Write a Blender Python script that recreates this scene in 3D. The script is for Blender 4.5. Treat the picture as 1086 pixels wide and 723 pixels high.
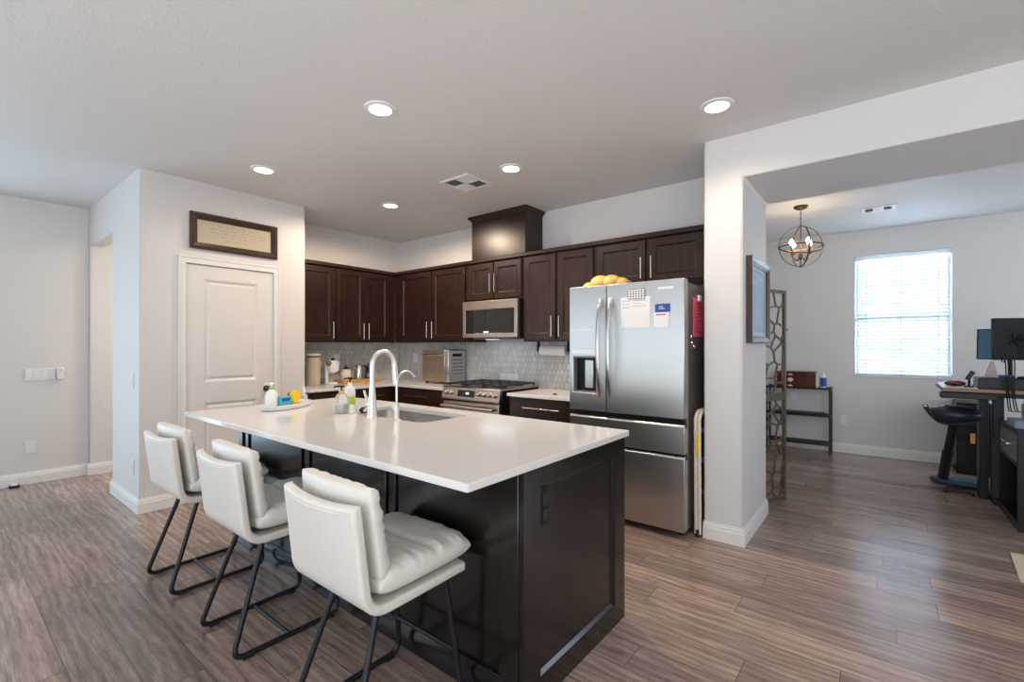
import bpy, bmesh, math, random
from mathutils import Vector, Matrix
random.seed(7)
PI = math.pi
for o in list(bpy.data.objects): bpy.data.objects.remove(o)
SC = bpy.context.scene
COL = SC.collection

# ------------------------------------------------------------------ camera, world, light, exposure
cam = bpy.data.cameras.new('camera'); camo = bpy.data.objects.new('camera', cam); COL.objects.link(camo)
cam.sensor_width = 36; cam.lens = 495.33 * 36 / 1086; cam.shift_y = 5.06 / 1086
cam.clip_start = 0.02
camo.location = (0, 0, 1.331); camo.rotation_euler = (PI / 2, 0, 0.6716)
SC.camera = camo
SC.view_settings.view_transform = 'Standard'; SC.view_settings.look = 'None'
SC.view_settings.gamma = 1; SC.view_settings.exposure = 0.32
SC.view_settings.use_curve_mapping = False
W = bpy.data.worlds.new('sky'); SC.world = W; W.use_nodes = True
bg = W.node_tree.nodes['Background']; bg.inputs[0].default_value = (0.80, 0.90, 1.0, 1); bg.inputs[1].default_value = 1.6

def area(name, loc, rot, sx, sy, power, col):
    l = bpy.data.lights.new(name, 'AREA'); l.shape = 'RECTANGLE'; l.size = sx; l.size_y = sy
    l.energy = power; l.color = col
    o = bpy.data.objects.new(name, l); COL.objects.link(o); o.location = loc; o.rotation_euler = rot
    return o
# daylight through the windows of the living room (behind the camera) and of the dining room
area('daylight_left_door', (-6.50, -.76, 1.16), (0, -PI / 2, 0), 2.25, 2.2, 22, (0.36, 0.72, 1.0))
area('daylight_left_window', (-6.50, -3.7, 1.25), (0, -PI / 2, 0), 2.1, 2.2, 16, (0.62, 0.82, 1.0))
area('daylight_back_window', (1.05, -4.96, 1.25), (PI / 2, 0, 0), 4.9, 2.2, 60, (0.86, 0.93, 1.0))
area('daylight_dining_side', (2.98, 5.7, 1.5), (0, PI / 2, 0), 1.5, 1.8, 22, (0.74, 0.87, 1.0))
area('daylight_dining_window', (0.165, 7.30, 1.69), (-PI / 2, 0, 0), 0.86, 1.44, 185, (0.58, 0.79, 1.0))
# added fill: unseen up-facing area lights that brighten the ceiling, not room lamps
area('added_ceiling_fill', (2.5, -1.2, 0.3), (PI, 0, 0), 1.8, 1.8, 92, (0.95, 0.97, 1.0))
area('added_ceiling_fill', (0.3, -2.6, 0.3), (PI, 0, 0), 1.8, 1.8, 92, (0.95, 0.97, 1.0))
area('added_ceiling_fill', (-3.2, -2.4, 0.3), (PI, 0, 0), 1.8, 1.8, 14, (0.92, 0.96, 1.0))
area('passage_light', (-5.9, 2.6, 2.6), (0, 0, 0), 0.3, 0.3, 32, (1.0, 0.86, 0.68))
LAMP_W = 30; LAMP_COL = (1.0, 0.80, 0.61)

# ------------------------------------------------------------------ materials
def mat(name, col=(.8, .8, .8), rough=.5, metal=0, **kw):
    m = bpy.data.materials.new(name); m.use_nodes = True
    b = m.node_tree.nodes['Principled BSDF']
    b.inputs['Base Color'].default_value = (*col, 1); b.inputs['Roughness'].default_value = rough
    b.inputs['Metallic'].default_value = metal
    for k, v in kw.items():
        k2 = k.replace('_', ' ')
        if k2 in b.inputs: b.inputs[k2].default_value = v
    return m
def N(m, typ, **kw):
    n = m.node_tree.nodes.new(typ)
    for k, v in kw.items(): setattr(n, k, v)
    return n
def L(m, a, b): m.node_tree.links.new(a, b)
def BS(m): return m.node_tree.nodes['Principled BSDF']
def coords(m, scale=(1, 1, 1)):
    t = N(m, 'ShaderNodeTexCoord'); mp = N(m, 'ShaderNodeMapping'); mp.inputs['Scale'].default_value = scale
    L(m, t.outputs['Object'], mp.inputs['Vector']); return mp.outputs['Vector']
def noise(m, vec, scale, detail=3, rough=.5):
    n = N(m, 'ShaderNodeTexNoise'); n.inputs['Scale'].default_value = scale; n.inputs['Detail'].default_value = detail
    n.inputs['Roughness'].default_value = rough; L(m, vec, n.inputs['Vector']); return n.outputs['Fac']
def ramp(m, fac, stops):
    r = N(m, 'ShaderNodeValToRGB'); e = r.color_ramp.elements
    e[0].position, e[0].color = stops[0][0], (*stops[0][1], 1); e[1].position, e[1].color = stops[-1][0], (*stops[-1][1], 1)
    for p, c in stops[1:-1]:
        x = e.new(p); x.color = (*c, 1)
    L(m, fac, r.inputs['Fac']); return r.outputs['Color']
def bump(m, h, strength, dist=.01):
    b = N(m, 'ShaderNodeBump'); b.inputs['Strength'].default_value = strength; b.inputs['Distance'].default_value = dist
    L(m, h, b.inputs['Height']); L(m, b.outputs['Normal'], BS(m).inputs['Normal'])
def mixc(m, a, b, fac, mode='MIX'):
    n = N(m, 'ShaderNodeMix'); n.data_type = 'RGBA'; n.blend_type = mode
    for s, v in ((6, a), (7, b), (0, fac)):
        if isinstance(v, (int, float)): n.inputs[s].default_value = v
        elif isinstance(v, tuple): n.inputs[s].default_value = (*v, 1)
        else: L(m, v, n.inputs[s])
    return n.outputs[2]
M = {}
def texwall(name, col, s=.12, sc=170):
    m = mat(name, col, .62); v = coords(m); bump(m, noise(m, v, sc, 2), s, .004); M[name] = m
texwall('wall', (.70, .682, .667), .22, 120); texwall('ceiling', (.72, .71, .70), .5, 90)
M['trim'] = mat('trim', (.80, .785, .765), .4)
M['door_paint'] = mat('door_paint', (.74, .715, .685), .42)
M['white'] = mat('white', (.82, .82, .81), .35)
M['plastic_white'] = mat('plastic_white', (.78, .78, .77), .3)
M['black'] = mat('black', (.007, .007, .008), .42, Specular_IOR_Level=.3)
M['blackmetal'] = mat('blackmetal', (.018, .018, .02), .42, .3)
M['rubber'] = mat('rubber', (.02, .02, .02), .7)
M['blackglass'] = mat('blackglass', (.01, .01, .011), .06)
M['iron'] = mat('iron', (.02, .022, .028), .5)
M['darkgrey'] = mat('darkgrey', (.20, .19, .18), .36, .45)
M['dispenser_grey'] = mat('dispenser_grey', (.26, .26, .27), .4, .3)
M['greymetal'] = mat('greymetal', (.16, .16, .165), .45, .4)
M['deskmetal'] = mat('deskmetal', (.055, .056, .06), .45, .2, Specular_IOR_Level=.3)
M['chrome'] = mat('chrome', (.62, .59, .56), .22, 1)
M['nickel'] = mat('nickel', (.72, .68, .63), .36, 1)
M['bronze'] = mat('bronze', (.10, .065, .045), .4, .8)
# espresso cabinet wood
def wood(name, c1, c2, rough, axis=(6, 6, 1.2), coat=.25, spec=.32):
    m = mat(name, c1, rough); v = coords(m, axis)
    f = noise(m, v, 5, 5, .6); L(m, ramp(m, f, [(.3, c1), (.7, c2)]), BS(m).inputs['Base Color'])
    g = noise(m, coords(m, (60, 60, 3)), 6, 3); bump(m, g, .06, .002)
    BS(m).inputs['Specular IOR Level'].default_value = spec; BS(m).inputs['Coat Weight'].default_value = coat; BS(m).inputs['Coat Roughness'].default_value = .3
    M[name] = m
wood('espresso', (.013, .0057, .0036), (.040, .0155, .0088), .33, coat=.15)
wood('island_wood', (.0045, .0033, .003), (.010, .0072, .006), .18, coat=.15, spec=.6)
wood('frame_wood', (.03, .016, .010), (.07, .04, .027), .3)
wood('mahogany', (.06, .012, .006), (.13, .03, .016), .22)
wood('desk_wood', (.16, .075, .04), (.34, .17, .10), .4, (1.5, 10, 10))
wood('bronze_wood', (.09, .062, .04), (.14, .10, .065), .45)
wood('bamboo', (.55, .29, .09), (.66, .38, .14), .45)
# steel, brushed
def steel(name, col, rough, an=.75):
    m = mat(name, col, rough, 1); b = BS(m); b.inputs['Anisotropic'].default_value = an
    t = N(m, 'ShaderNodeTangent'); t.direction_type = 'RADIAL'; t.axis = 'Z'; L(m, t.outputs['Tangent'], b.inputs['Tangent'])
    v = coords(m, (3, 3, 500)); f = noise(m, v, 3, 2)
    r = N(m, 'ShaderNodeMapRange'); r.inputs['To Min'].default_value = rough - .05; r.inputs['To Max'].default_value = rough + .06
    L(m, f, r.inputs['Value']); L(m, r.outputs['Result'], b.inputs['Roughness']); M[name] = m
steel('steel', (.55, .55, .535), .34, .85)
steel('steel_warm', (.52, .43, .36), .28)
steel('sink_steel', (.40, .38, .36), .26, .3)
# quartz
m = mat('quartz', (.76, .73, .70), .13); v = coords(m)
L(m, ramp(m, noise(m, v, 260, 3), [(.32, (.66, .64, .62)), (.46, (.765, .75, .735)), (.7, (.79, .775, .76))]), BS(m).inputs['Base Color']); M['quartz'] = m
# leather
m = mat('leather', (.75, .715, .66), .42); v = coords(m); bump(m, noise(m, v, 420, 3), .12, .002); M['leather'] = m
m = mat('leather_cushion', (.75, .72, .67), .40); v = coords(m)
h = N(m, 'ShaderNodeMath', operation='ADD'); L(m, noise(m, coords(m, (1, 1, 1)), 22, 3), h.inputs[0])
k = N(m, 'ShaderNodeMath', operation='MULTIPLY'); k.inputs[1].default_value = .08; L(m, noise(m, v, 420, 2), k.inputs[0]); L(m, k.outputs[0], h.inputs[1])
bump(m, h.outputs[0], .28, .014); M['leather_cushion'] = m
# floor planks
m = mat('planks', (.2, .15, .12), .33); v = coords(m)
sp = N(m, 'ShaderNodeSeparateXYZ'); L(m, v, sp.inputs[0])          # every row of planks starts at its own random offset
dv = N(m, 'ShaderNodeMath', operation='DIVIDE'); L(m, sp.outputs['Y'], dv.inputs[0]); dv.inputs[1].default_value = .18
fl = N(m, 'ShaderNodeMath', operation='FLOOR'); L(m, dv.outputs[0], fl.inputs[0])
wn = N(m, 'ShaderNodeTexWhiteNoise'); wn.noise_dimensions = '1D'; L(m, fl.outputs[0], wn.inputs['W'])
ml = N(m, 'ShaderNodeMath', operation='MULTIPLY_ADD'); L(m, wn.outputs['Value'], ml.inputs[0]); ml.inputs[1].default_value = 1.22; L(m, sp.outputs['X'], ml.inputs[2])
cb = N(m, 'ShaderNodeCombineXYZ'); L(m, ml.outputs[0], cb.inputs['X']); L(m, sp.outputs['Y'], cb.inputs['Y']); v = cb.outputs[0]
br = N(m, 'ShaderNodeTexBrick'); br.offset = 0; br.offset_frequency = 2
for k_, x in (('Scale', 1), ('Mortar Size', .0016), ('Mortar Smooth', .3), ('Bias', 0), ('Brick Width', 1.22), ('Row Height', .18)): br.inputs[k_].default_value = x
br.inputs['Color1'].default_value = (0, 0, 0, 1); br.inputs['Color2'].default_value = (1, 1, 1, 1); br.inputs['Mortar'].default_value = (.5, .5, .5, 1)
L(m, v, br.inputs['Vector'])
sh = N(m, 'ShaderNodeVectorMath', operation='MULTIPLY_ADD'); L(m, br.outputs['Color'], sh.inputs[0]); sh.inputs[1].default_value = (7, 3, 5); L(m, v, sh.inputs[2])
def mp(vec, s):
    n = N(m, 'ShaderNodeMapping'); n.inputs['Scale'].default_value = s; L(m, vec, n.inputs['Vector']); return n.outputs['Vector']
g1 = noise(m, mp(sh.outputs[0], (.8, 6.5, 1)), 3.0, 10, .72); g2 = noise(m, mp(sh.outputs[0], (1.6, 70, 1)), 4, 6, .7)
wv = N(m, 'ShaderNodeTexWave'); wv.wave_type = 'BANDS'; wv.bands_direction = 'Y'; wv.inputs['Scale'].default_value = 3.2
for k_, x in (('Distortion', 9), ('Detail', 3), ('Detail Scale', 1.1), ('Detail Roughness', .6)): wv.inputs[k_].default_value = x
L(m, mp(sh.outputs[0], (.55, 2.2, 1)), wv.inputs['Vector'])
a = N(m, 'ShaderNodeMath', operation='MULTIPLY_ADD'); L(m, g1, a.inputs[0]); a.inputs[1].default_value = .50
b2 = N(m, 'ShaderNodeMath', operation='MULTIPLY_ADD'); L(m, g2, b2.inputs[0]); b2.inputs[1].default_value = .42
c2 = N(m, 'ShaderNodeMath', operation='MULTIPLY'); L(m, wv.outputs['Fac'], c2.inputs[0]); c2.inputs[1].default_value = .08
L(m, c2.outputs[0], b2.inputs[2]); L(m, b2.outputs[0], a.inputs[2])
base = ramp(m, a.outputs[0], [(.33, (.095, .066, .054)), (.45, (.235, .172, .143)), (.56, (.36, .275, .235)), (.68, (.55, .45, .40))])
tint = ramp(m, br.outputs['Color'], [(0, (.72, .71, .71)), (1, (1.15, 1.10, 1.06))])
col = mixc(m, base, tint, 1.0, 'MULTIPLY')
col = mixc(m, col, (.06, .045, .04), br.outputs['Fac'])
L(m, col, BS(m).inputs['Base Color'])
rr = N(m, 'ShaderNodeMapRange'); rr.inputs['To Min'].default_value = .13; rr.inputs['To Max'].default_value = .27; L(m, a.outputs[0], rr.inputs['Value']); L(m, rr.outputs['Result'], BS(m).inputs['Roughness'])
bump(m, a.outputs[0], .10, .004); M['planks'] = m
# tiles
m = mat('tile', (.60, .60, .585), .16)
gi = N(m, 'ShaderNodeNewGeometry'); L(m, ramp(m, gi.outputs['Random Per Island'], [(0, (.54, .54, .53)), (1, (.66, .66, .65))]), BS(m).inputs['Base Color']); M['tile'] = m
M['grout'] = mat('grout', (.40, .395, .385), .8)
M['bead_clear'] = mat('bead_clear', (.9, .9, .9), .08, 0, Transmission_Weight=.75)
M['paper'] = mat('paper', (.80, .79, .79), .7)
M['ink'] = mat('ink', (.30, .30, .33), .7)
M['cream_paper'] = mat('cream_paper', (.50, .44, .32), .7)
M['ink_brown'] = mat('ink_brown', (.16, .12, .08), .7)
M['greypic'] = mat('greypic', (.30, .37, .47), .45); M['mat_board'] = mat('mat_board', (.52, .57, .64), .6)
M['pink'] = mat('pink', (.95, .17, .30), .6)
M['blue'] = mat('blue', (.03, .07, .32), .5)
M['brightblue'] = mat('brightblue', (.02, .06, .40), .4)
M['teal'] = mat('teal', (.06, .50, .52), .4)
M['green'] = mat('green', (.22, .60, .06), .35)
M['lime'] = mat('lime', (.55, .70, .10), .35)
M['orange'] = mat('orange', (.75, .33, .10), .4)
M['yellow'] = mat('yellow', (.80, .52, .02), .6)
M['bread'] = mat('bread', (.78, .50, .14), .45)
M['red'] = mat('red', (.55, .03, .03), .5)
M['beige'] = mat('beige', (.60, .51, .41), .4)
M['cream'] = mat('cream', (.74, .66, .54), .5)
M['greybox'] = mat('greybox', (.24, .29, .38), .5)
M['seatblue'] = mat('seatblue', (.014, .024, .04), .42)
M['screenblue'] = mat('screenblue', (.045, .17, .27), .25)
M['silverblack'] = mat('silverblack', (.02, .024, .03), .2, Specular_IOR_Level=.4)
M['cardboard'] = mat('cardboard', (.62, .53, .40), .7)
m = bpy.data.materials.new('slat'); m.use_nodes = True; nt = m.node_tree; nt.nodes.remove(nt.nodes['Principled BSDF'])
df = nt.nodes.new('ShaderNodeBsdfDiffuse'); df.inputs[0].default_value = (.84, .85, .86, 1); tl = nt.nodes.new('ShaderNodeBsdfTranslucent'); tl.inputs[0].default_value = (.84, .86, .88, 1)
mx = nt.nodes.new('ShaderNodeMixShader'); mx.inputs[0].default_value = .28; nt.links.new(df.outputs[0], mx.inputs[1]); nt.links.new(tl.outputs[0], mx.inputs[2]); nt.links.new(mx.outputs[0], nt.nodes['Material Output'].inputs[0]); M['slat'] = m
def emis(name, col, s):
    m = mat(name, (0, 0, 0), .5); b = BS(m); b.inputs['Emission Color'].default_value = (*col, 1); b.inputs['Emission Strength'].default_value = s; M[name] = m
emis('lamp_glow', (1, .93, .82), 9); emis('bulb_glow', (1, .84, .62), 30); emis('display_glow', (.75, .9, 1), 2.0)
m = bpy.data.materials.new('window_glass'); m.use_nodes = True; nt = m.node_tree
for n in list(nt.nodes):
    if n.type != 'OUTPUT_MATERIAL': nt.nodes.remove(n)
out = [n for n in nt.nodes if n.type == 'OUTPUT_MATERIAL'][0]
tr = nt.nodes.new('ShaderNodeBsdfTransparent'); gl = nt.nodes.new('ShaderNodeBsdfGlossy'); gl.inputs['Roughness'].default_value = .02
fr = nt.nodes.new('ShaderNodeFresnel'); mx = nt.nodes.new('ShaderNodeMixShader')
nt.links.new(fr.outputs[0], mx.inputs[0]); nt.links.new(tr.outputs[0], mx.inputs[1]); nt.links.new(gl.outputs[0], mx.inputs[2]); nt.links.new(mx.outputs[0], out.inputs[0]); M['window_glass'] = m

# ------------------------------------------------------------------ mesh helpers
WM = {}
class MB:
    def __init__(s): s.v = []; s.f = []; s.T = Matrix.Identity(4)
    def add(s, vs, fs):
        n = len(s.v); s.v += [tuple(s.T @ Vector(p)) for p in vs]; s.f += [tuple(i + n for i in f) for f in fs]; return s
    def box(s, x0, x1, y0, y1, z0, z1):
        if x0 > x1: x0, x1 = x1, x0
        if y0 > y1: y0, y1 = y1, y0
        if z0 > z1: z0, z1 = z1, z0
        vs = [(x, y, z) for z in (z0, z1) for y in (y0, y1) for x in (x0, x1)]
        return s.add(vs, [(0, 2, 3, 1), (4, 5, 7, 6), (0, 1, 5, 4), (1, 3, 7, 5), (3, 2, 6, 7), (2, 0, 4, 6)])
    def prism(s, pts, d0, d1, axis):
        # polygon in the two axes other than `axis`, extruded from d0 to d1
        def P(a, b, d): return {'x': (d, a, b), 'y': (a, d, b), 'z': (a, b, d)}[axis]
        n = len(pts); vs = [P(a, b, d0) for a, b in pts] + [P(a, b, d1) for a, b in pts]
        fs = [tuple(range(n))[::-1], tuple(range(n, 2 * n))] + [(i, (i + 1) % n, n + (i + 1) % n, n + i) for i in range(n)]
        return s.add(vs, fs)
    def ring(s, outer, inner, d0, d1, axis):
        # plate with a hole; outer / inner loops of equal length
        def P(a, b, d): return {'x': (d, a, b), 'y': (a, d, b), 'z': (a, b, d)}[axis]
        n = len(outer); vs = []
        for d in (d0, d1):
            vs += [P(a, b, d) for a, b in outer]; vs += [P(a, b, d) for a, b in inner]
        fs = []
        for i in range(n):
            j = (i + 1) % n
            fs += [(i, j, n + j, n + i), (2 * n + j, 2 * n + i, 3 * n + i, 3 * n + j), (j, i, 2 * n + i, 2 * n + j), (n + i, n + j, 3 * n + j, 3 * n + i)]
        return s.add(vs, fs)
    def cyl(s, c, r, h, axis='z', n=20, r2=None):
        r2 = r if r2 is None else r2; vs = []
        for k, rr_ in ((0, r), (h, r2)):
            for i in range(n):
                a = 2 * PI * i / n; p, q = rr_ * math.cos(a), rr_ * math.sin(a)
                d = {'z': (p, q, k), 'y': (p, k, q), 'x': (k, p, q)}[axis]; vs.append((c[0] + d[0], c[1] + d[1], c[2] + d[2]))
        return s.add(vs, [tuple(range(n))[::-1], tuple(range(n, 2 * n))] + [(i, (i + 1) % n, n + (i + 1) % n, n + i) for i in range(n)])
    def lathe(s, c, prof, n=24, sx=1, sy=1):
        vs = [];
        for r, z in prof:
            for i in range(n):
                a = 2 * PI * i / n; vs.append((c[0] + sx * r * math.cos(a), c[1] + sy * r * math.sin(a), c[2] + z))
        fs = [(j * n + i, j * n + (i + 1) % n, (j + 1) * n + (i + 1) % n, (j + 1) * n + i) for j in range(len(prof) - 1) for i in range(n)]
        fs += [tuple(range(n))[::-1], tuple(range((len(prof) - 1) * n, len(prof) * n))]
        return s.add(vs, fs)
    def tube(s, path, r, n=10, closed=False, sx=1.0):
        P = [Vector(p) for p in path]; m_ = len(P); vs = []; up = None
        for i in range(m_):
            if closed: t = (P[(i + 1) % m_] - P[i - 1]).normalized()
            else: t = (P[min(i + 1, m_ - 1)] - P[max(i - 1, 0)]).normalized()
            if up is None:
                up = Vector((0, 0, 1)) if abs(t.z) < .9 else Vector((1, 0, 0))
            up = (up - t * up.dot(t)).normalized(); sd = t.cross(up)
            rr_ = r[i] if isinstance(r, (list, tuple)) else r
            for k_ in range(n):
                a = 2 * PI * k_ / n; vs.append(P[i] + up * (rr_ * math.cos(a)) + sd * (rr_ * sx * math.sin(a)))
        fs = []
        for i in range(m_ if closed else m_ - 1):
            j = (i + 1) % m_
            fs += [(i * n + k_, i * n + (k_ + 1) % n, j * n + (k_ + 1) % n, j * n + k_) for k_ in range(n)]
        if not closed: fs += [tuple(range(n))[::-1], tuple(range((m_ - 1) * n, m_ * n))]
        return s.add(vs, fs)
    def ball(s, c, r, n=16, sx=1, sy=1, sz=1):
        k = n // 2; prof = [(max(r * math.sin(PI * i / k), 1e-4), -r * sz * math.cos(PI * i / k)) for i in range(k + 1)]
        return s.lathe(c, prof, n, sx, sy)
    def build(s, name, mt, parent=None, bevel=0, smooth=True, seg=2, sub=0, angle=38, local=False):
        me = bpy.data.meshes.new(name)
        vs = s.v
        if parent is not None and not local:
            inv = WM[parent.name].inverted(); vs = [tuple(inv @ Vector(p)) for p in vs]
        me.from_pydata(vs, [], s.f); me.update()
        bm = bmesh.new(); bm.from_mesh(me); bmesh.ops.remove_doubles(bm, verts=bm.verts, dist=1e-5); bmesh.ops.recalc_face_normals(bm, faces=bm.faces); bm.to_mesh(me); bm.free()
        if smooth:
            me.polygons.foreach_set('use_smooth', [True] * len(me.polygons))
            if not sub: me.set_sharp_from_angle(angle=math.radians(angle))
        me.materials.append(M[mt] if isinstance(mt, str) else mt)
        o = bpy.data.objects.new(name, me); COL.objects.link(o)
        if parent is not None: o.parent = parent; WM[o.name] = WM[parent.name].copy()
        else: WM[o.name] = Matrix.Identity(4)
        if bevel:
            b = o.modifiers.new('bevel', 'BEVEL'); b.width = bevel; b.segments = seg; b.limit_method = 'ANGLE'; b.angle_limit = math.radians(40); b.harden_normals = False
        if sub:
            d = o.modifiers.new('sub', 'SUBSURF'); d.levels = sub; d.render_levels = sub
        return o
def tag(o, label, cat, group=None, kind=None):
    if label: o['label'] = label
    if cat: o['category'] = cat
    if group: o['group'] = group
    if kind: o['kind'] = kind
    return o
def thing(name, label, cat, loc=(0, 0, 0), rz=0, group=None):
    o = bpy.data.objects.new(name, None); COL.objects.link(o); o.location = loc; o.rotation_euler = (0, 0, rz); o.empty_display_size = .1
    WM[o.name] = Matrix.Translation(loc) @ Matrix.Rotation(rz, 4, 'Z'); return tag(o, label, cat, group)
def struct(name, mb, mt, label=None, parent=None, **kw):
    o = mb.build(name, mt, parent, **kw)
    if parent is None: o['kind'] = 'structure'; o['label'] = label or name.replace('_', ' '); o['category'] = name.split('_')[0]
    return o
def dup(root, loc, rz, label, group=None):
    r = root.copy(); COL.objects.link(r); r.location = loc; r.rotation_euler = (0, 0, rz); r['label'] = label
    if group: r['group'] = group
    for ch in list(root.children):
        c = ch.copy(); COL.objects.link(c); c.parent = r
        for g in list(ch.children):
            d = g.copy(); COL.objects.link(d); d.parent = c
    return r
def rect(a0, a1, b0, b1): return [(a0, b0), (a1, b0), (a1, b1), (a0, b1)]
def rrect(a0, a1, b0, b1, r, n=5):
    p = []
    for cx_, cy_, s in ((a1 - r, b0 + r, -PI / 2), (a1 - r, b1 - r, 0), (a0 + r, b1 - r, PI / 2), (a0 + r, b0 + r, PI)):
        for i in range(n + 1):
            t = s + PI / 2 * i / n; p.append((cx_ + r * math.cos(t), cy_ + r * math.sin(t)))
    return p
def fillet(pts, r, n=6):
    P = [Vector(p) for p in pts]; out = [P[0]]
    for i in range(1, len(P) - 1):
        a, b = (P[i - 1] - P[i]), (P[i + 1] - P[i]); rr_ = min(r, a.length * .49, b.length * .49)
        p0 = P[i] + a.normalized() * rr_; p2 = P[i] + b.normalized() * rr_
        for k_ in range(n + 1):
            t = k_ / n; out.append(p0 * (1 - t) ** 2 + P[i] * 2 * t * (1 - t) + p2 * t * t)
    return out + [P[-1]]
# frames for things on vertical faces: (u along the wall, v up, d out of the wall)
def FY(y): return Matrix(((1, 0, 0, 0), (0, 0, -1, y), (0, 1, 0, 0), (0, 0, 0, 1)))      # faces -Y : u=x, v=z, d=-y
def FX(x): return Matrix(((0, 0, 1, x), (1, 0, 0, 0), (0, 1, 0, 0), (0, 0, 0, 1)))       # faces +X : u=y, v=z, d=+x
def FXm(x): return Matrix(((0, 0, -1, x), (1, 0, 0, 0), (0, 1, 0, 0), (0, 0, 0, 1)))     # faces -X : u=y, v=z, d=-x
def on(T):
    b = MB(); b.T = T; return b
def shaker(b, u0, u1, v0, v1, d0=0, t=.02, st=.058):
    # framed door: frame, stepped moulding and a recessed panel
    b.ring(rect(u0, u1, v0, v1), rect(u0 + st, u1 - st, v0 + st, v1 - st), d0, d0 + t, 'z')
    n = len(b.v)
    o = rect(u0 + st, u1 - st, v0 + st, v1 - st); i_ = rect(u0 + st + .010, u1 - st - .010, v0 + st + .010, v1 - st - .010)
    vs = [(p, q, d0 + t * .86) for p, q in o] + [(p, q, d0 + t * .36) for p, q in i_]
    b.add(vs, [(k, (k + 1) % 4, 4 + (k + 1) % 4, 4 + k) for k in range(4)] + [(4, 5, 6, 7)])
    return b
def bar_handle(T, u0, v0, u1, v1, d=.03, r=.006, mt='chrome', parent=None, name='handle'):
    b = on(T); b.tube([(u0, v0, d), (u1, v1, d)], r, 10)
    for t in (.14, .86):
        p = (u0 + (u1 - u0) * t, v0 + (v1 - v0) * t); b.tube([(p[0], p[1], -.001), (p[0], p[1], d)], r * .8, 8)
    return b.build(name, mt, parent)

# ------------------------------------------------------------------ room shell
H = 2.743
struct('floor', MB().box(-7, 4.2, -5.2, 7.4, -.08, 0), 'planks', 'grey brown wood plank floor', smooth=False)
struct('ceiling', MB().box(-7, 4.2, -5.2, 7.4, H, H + .1), 'ceiling', 'textured off-white ceiling', smooth=False)
Z0, Z1 = -.04, H + .04
b = MB().ring([(-2.4, Z0), (1.06, Z0), (1.06, Z1), (-2.4, Z1)], [(-1.90, .02), (.38, .02), (.38, 2.38), (-1.90, 2.38)], -6.57, -6.45, 'x').ring([(-5.1, Z0), (-2.4, Z0), (-2.4, Z1), (-5.1, Z1)], [(-4.85, .12), (-2.55, .12), (-2.55, 2.38), (-4.85, 2.38)], -6.57, -6.45, 'x')
struct('wall_left', b, 'wall', 'wall at the left end of the room')
struct('wall_passage', MB().box(-6.57, -6.408, 1.062, 4.2, Z0, Z1), 'wall', 'side wall of the passage behind the opening', bevel=.01)
b = MB().prism([(-6.45, 2.364), (-5.47, 2.364), (-5.47, Z0), (-4.622, Z0), (-4.622, Z1), (-6.45, Z1)], 1.06, 1.18, 'y')
struct('wall_hall', b, 'wall', 'wall with the opening to the passage', bevel=.012)
b = MB().prism([(1.08, Z0), (1.376, Z0), (1.376, 2.035), (2.102, 2.035), (2.102, Z0), (2.42, Z0), (2.42, Z1), (1.08, Z1)], -4.74, -4.62, 'x')
struct('wall_pantry', b, 'wall', 'wall of the pantry with the white door', bevel=.012)
struct('wall_pantry_back', MB().box(-5.60, -5.47, 1.181, 4.2, Z0, Z1).box(-5.47, -4.741, 2.30, 2.419, Z0, Z1), 'wall', 'back and return walls of the pantry', smooth=False)
struct('wall_kitchen_left', MB().box(-5.34, -5.217, 2.42, 4.07, Z0, Z1), 'wall', 'left kitchen wall', smooth=False)
struct('wall_kitchen_back', MB().box(-5.34, -.982, 4.072, 4.173, Z0, Z1), 'wall', 'kitchen wall behind the range', smooth=False)
b = MB().prism([(-.98, Z0), (-.73, Z0), (-.73, 2.452), (2.5, 2.452), (2.5, Z0), (4.1, Z0), (4.1, Z1), (-.98, Z1)], 3.378, 4.173, 'y')
struct('wall_dining_opening', b, 'wall', 'deep pier and header of the dining room opening', bevel=.014)
b = MB().ring(rect(-1.8, 3.1, Z0, Z1), rect(-.275, .605, .955, 2.43), 7.15, 7.27, 'y')
struct('wall_dining_back', b, 'wall', 'dining room back wall with the window')
struct('wall_dining_left', MB().box(-1.80, -1.68, 4.174, 7.149, Z0, Z1), 'wall', 'dining room left wall', smooth=False)
b = MB().ring(rect(4.174, 7.149, Z0, Z1), rect(4.8, 6.6, .7, 2.35), 3.0, 3.1, 'x')
struct('wall_dining_right', b, 'wall', 'dining room right wall', smooth=False)
struct('wall_right', MB().box(4.0, 4.1, -5.0, 3.377, Z0, Z1), 'wall', 'right wall of the living room', smooth=False)
b = MB().ring(rect(-6.57, 4.1, Z0, Z1), rect(-1.45, 3.55, .12, 2.38), -5.1, -5.0, 'y')
struct('wall_back', b, 'wall', 'living room wall behind the camera', smooth=False)
struct('wall_passage_end', MB().box(-6.407, -5.601, 4.0, 4.2, Z0, Z1), 'wall', 'end wall of the passage', smooth=False)
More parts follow.
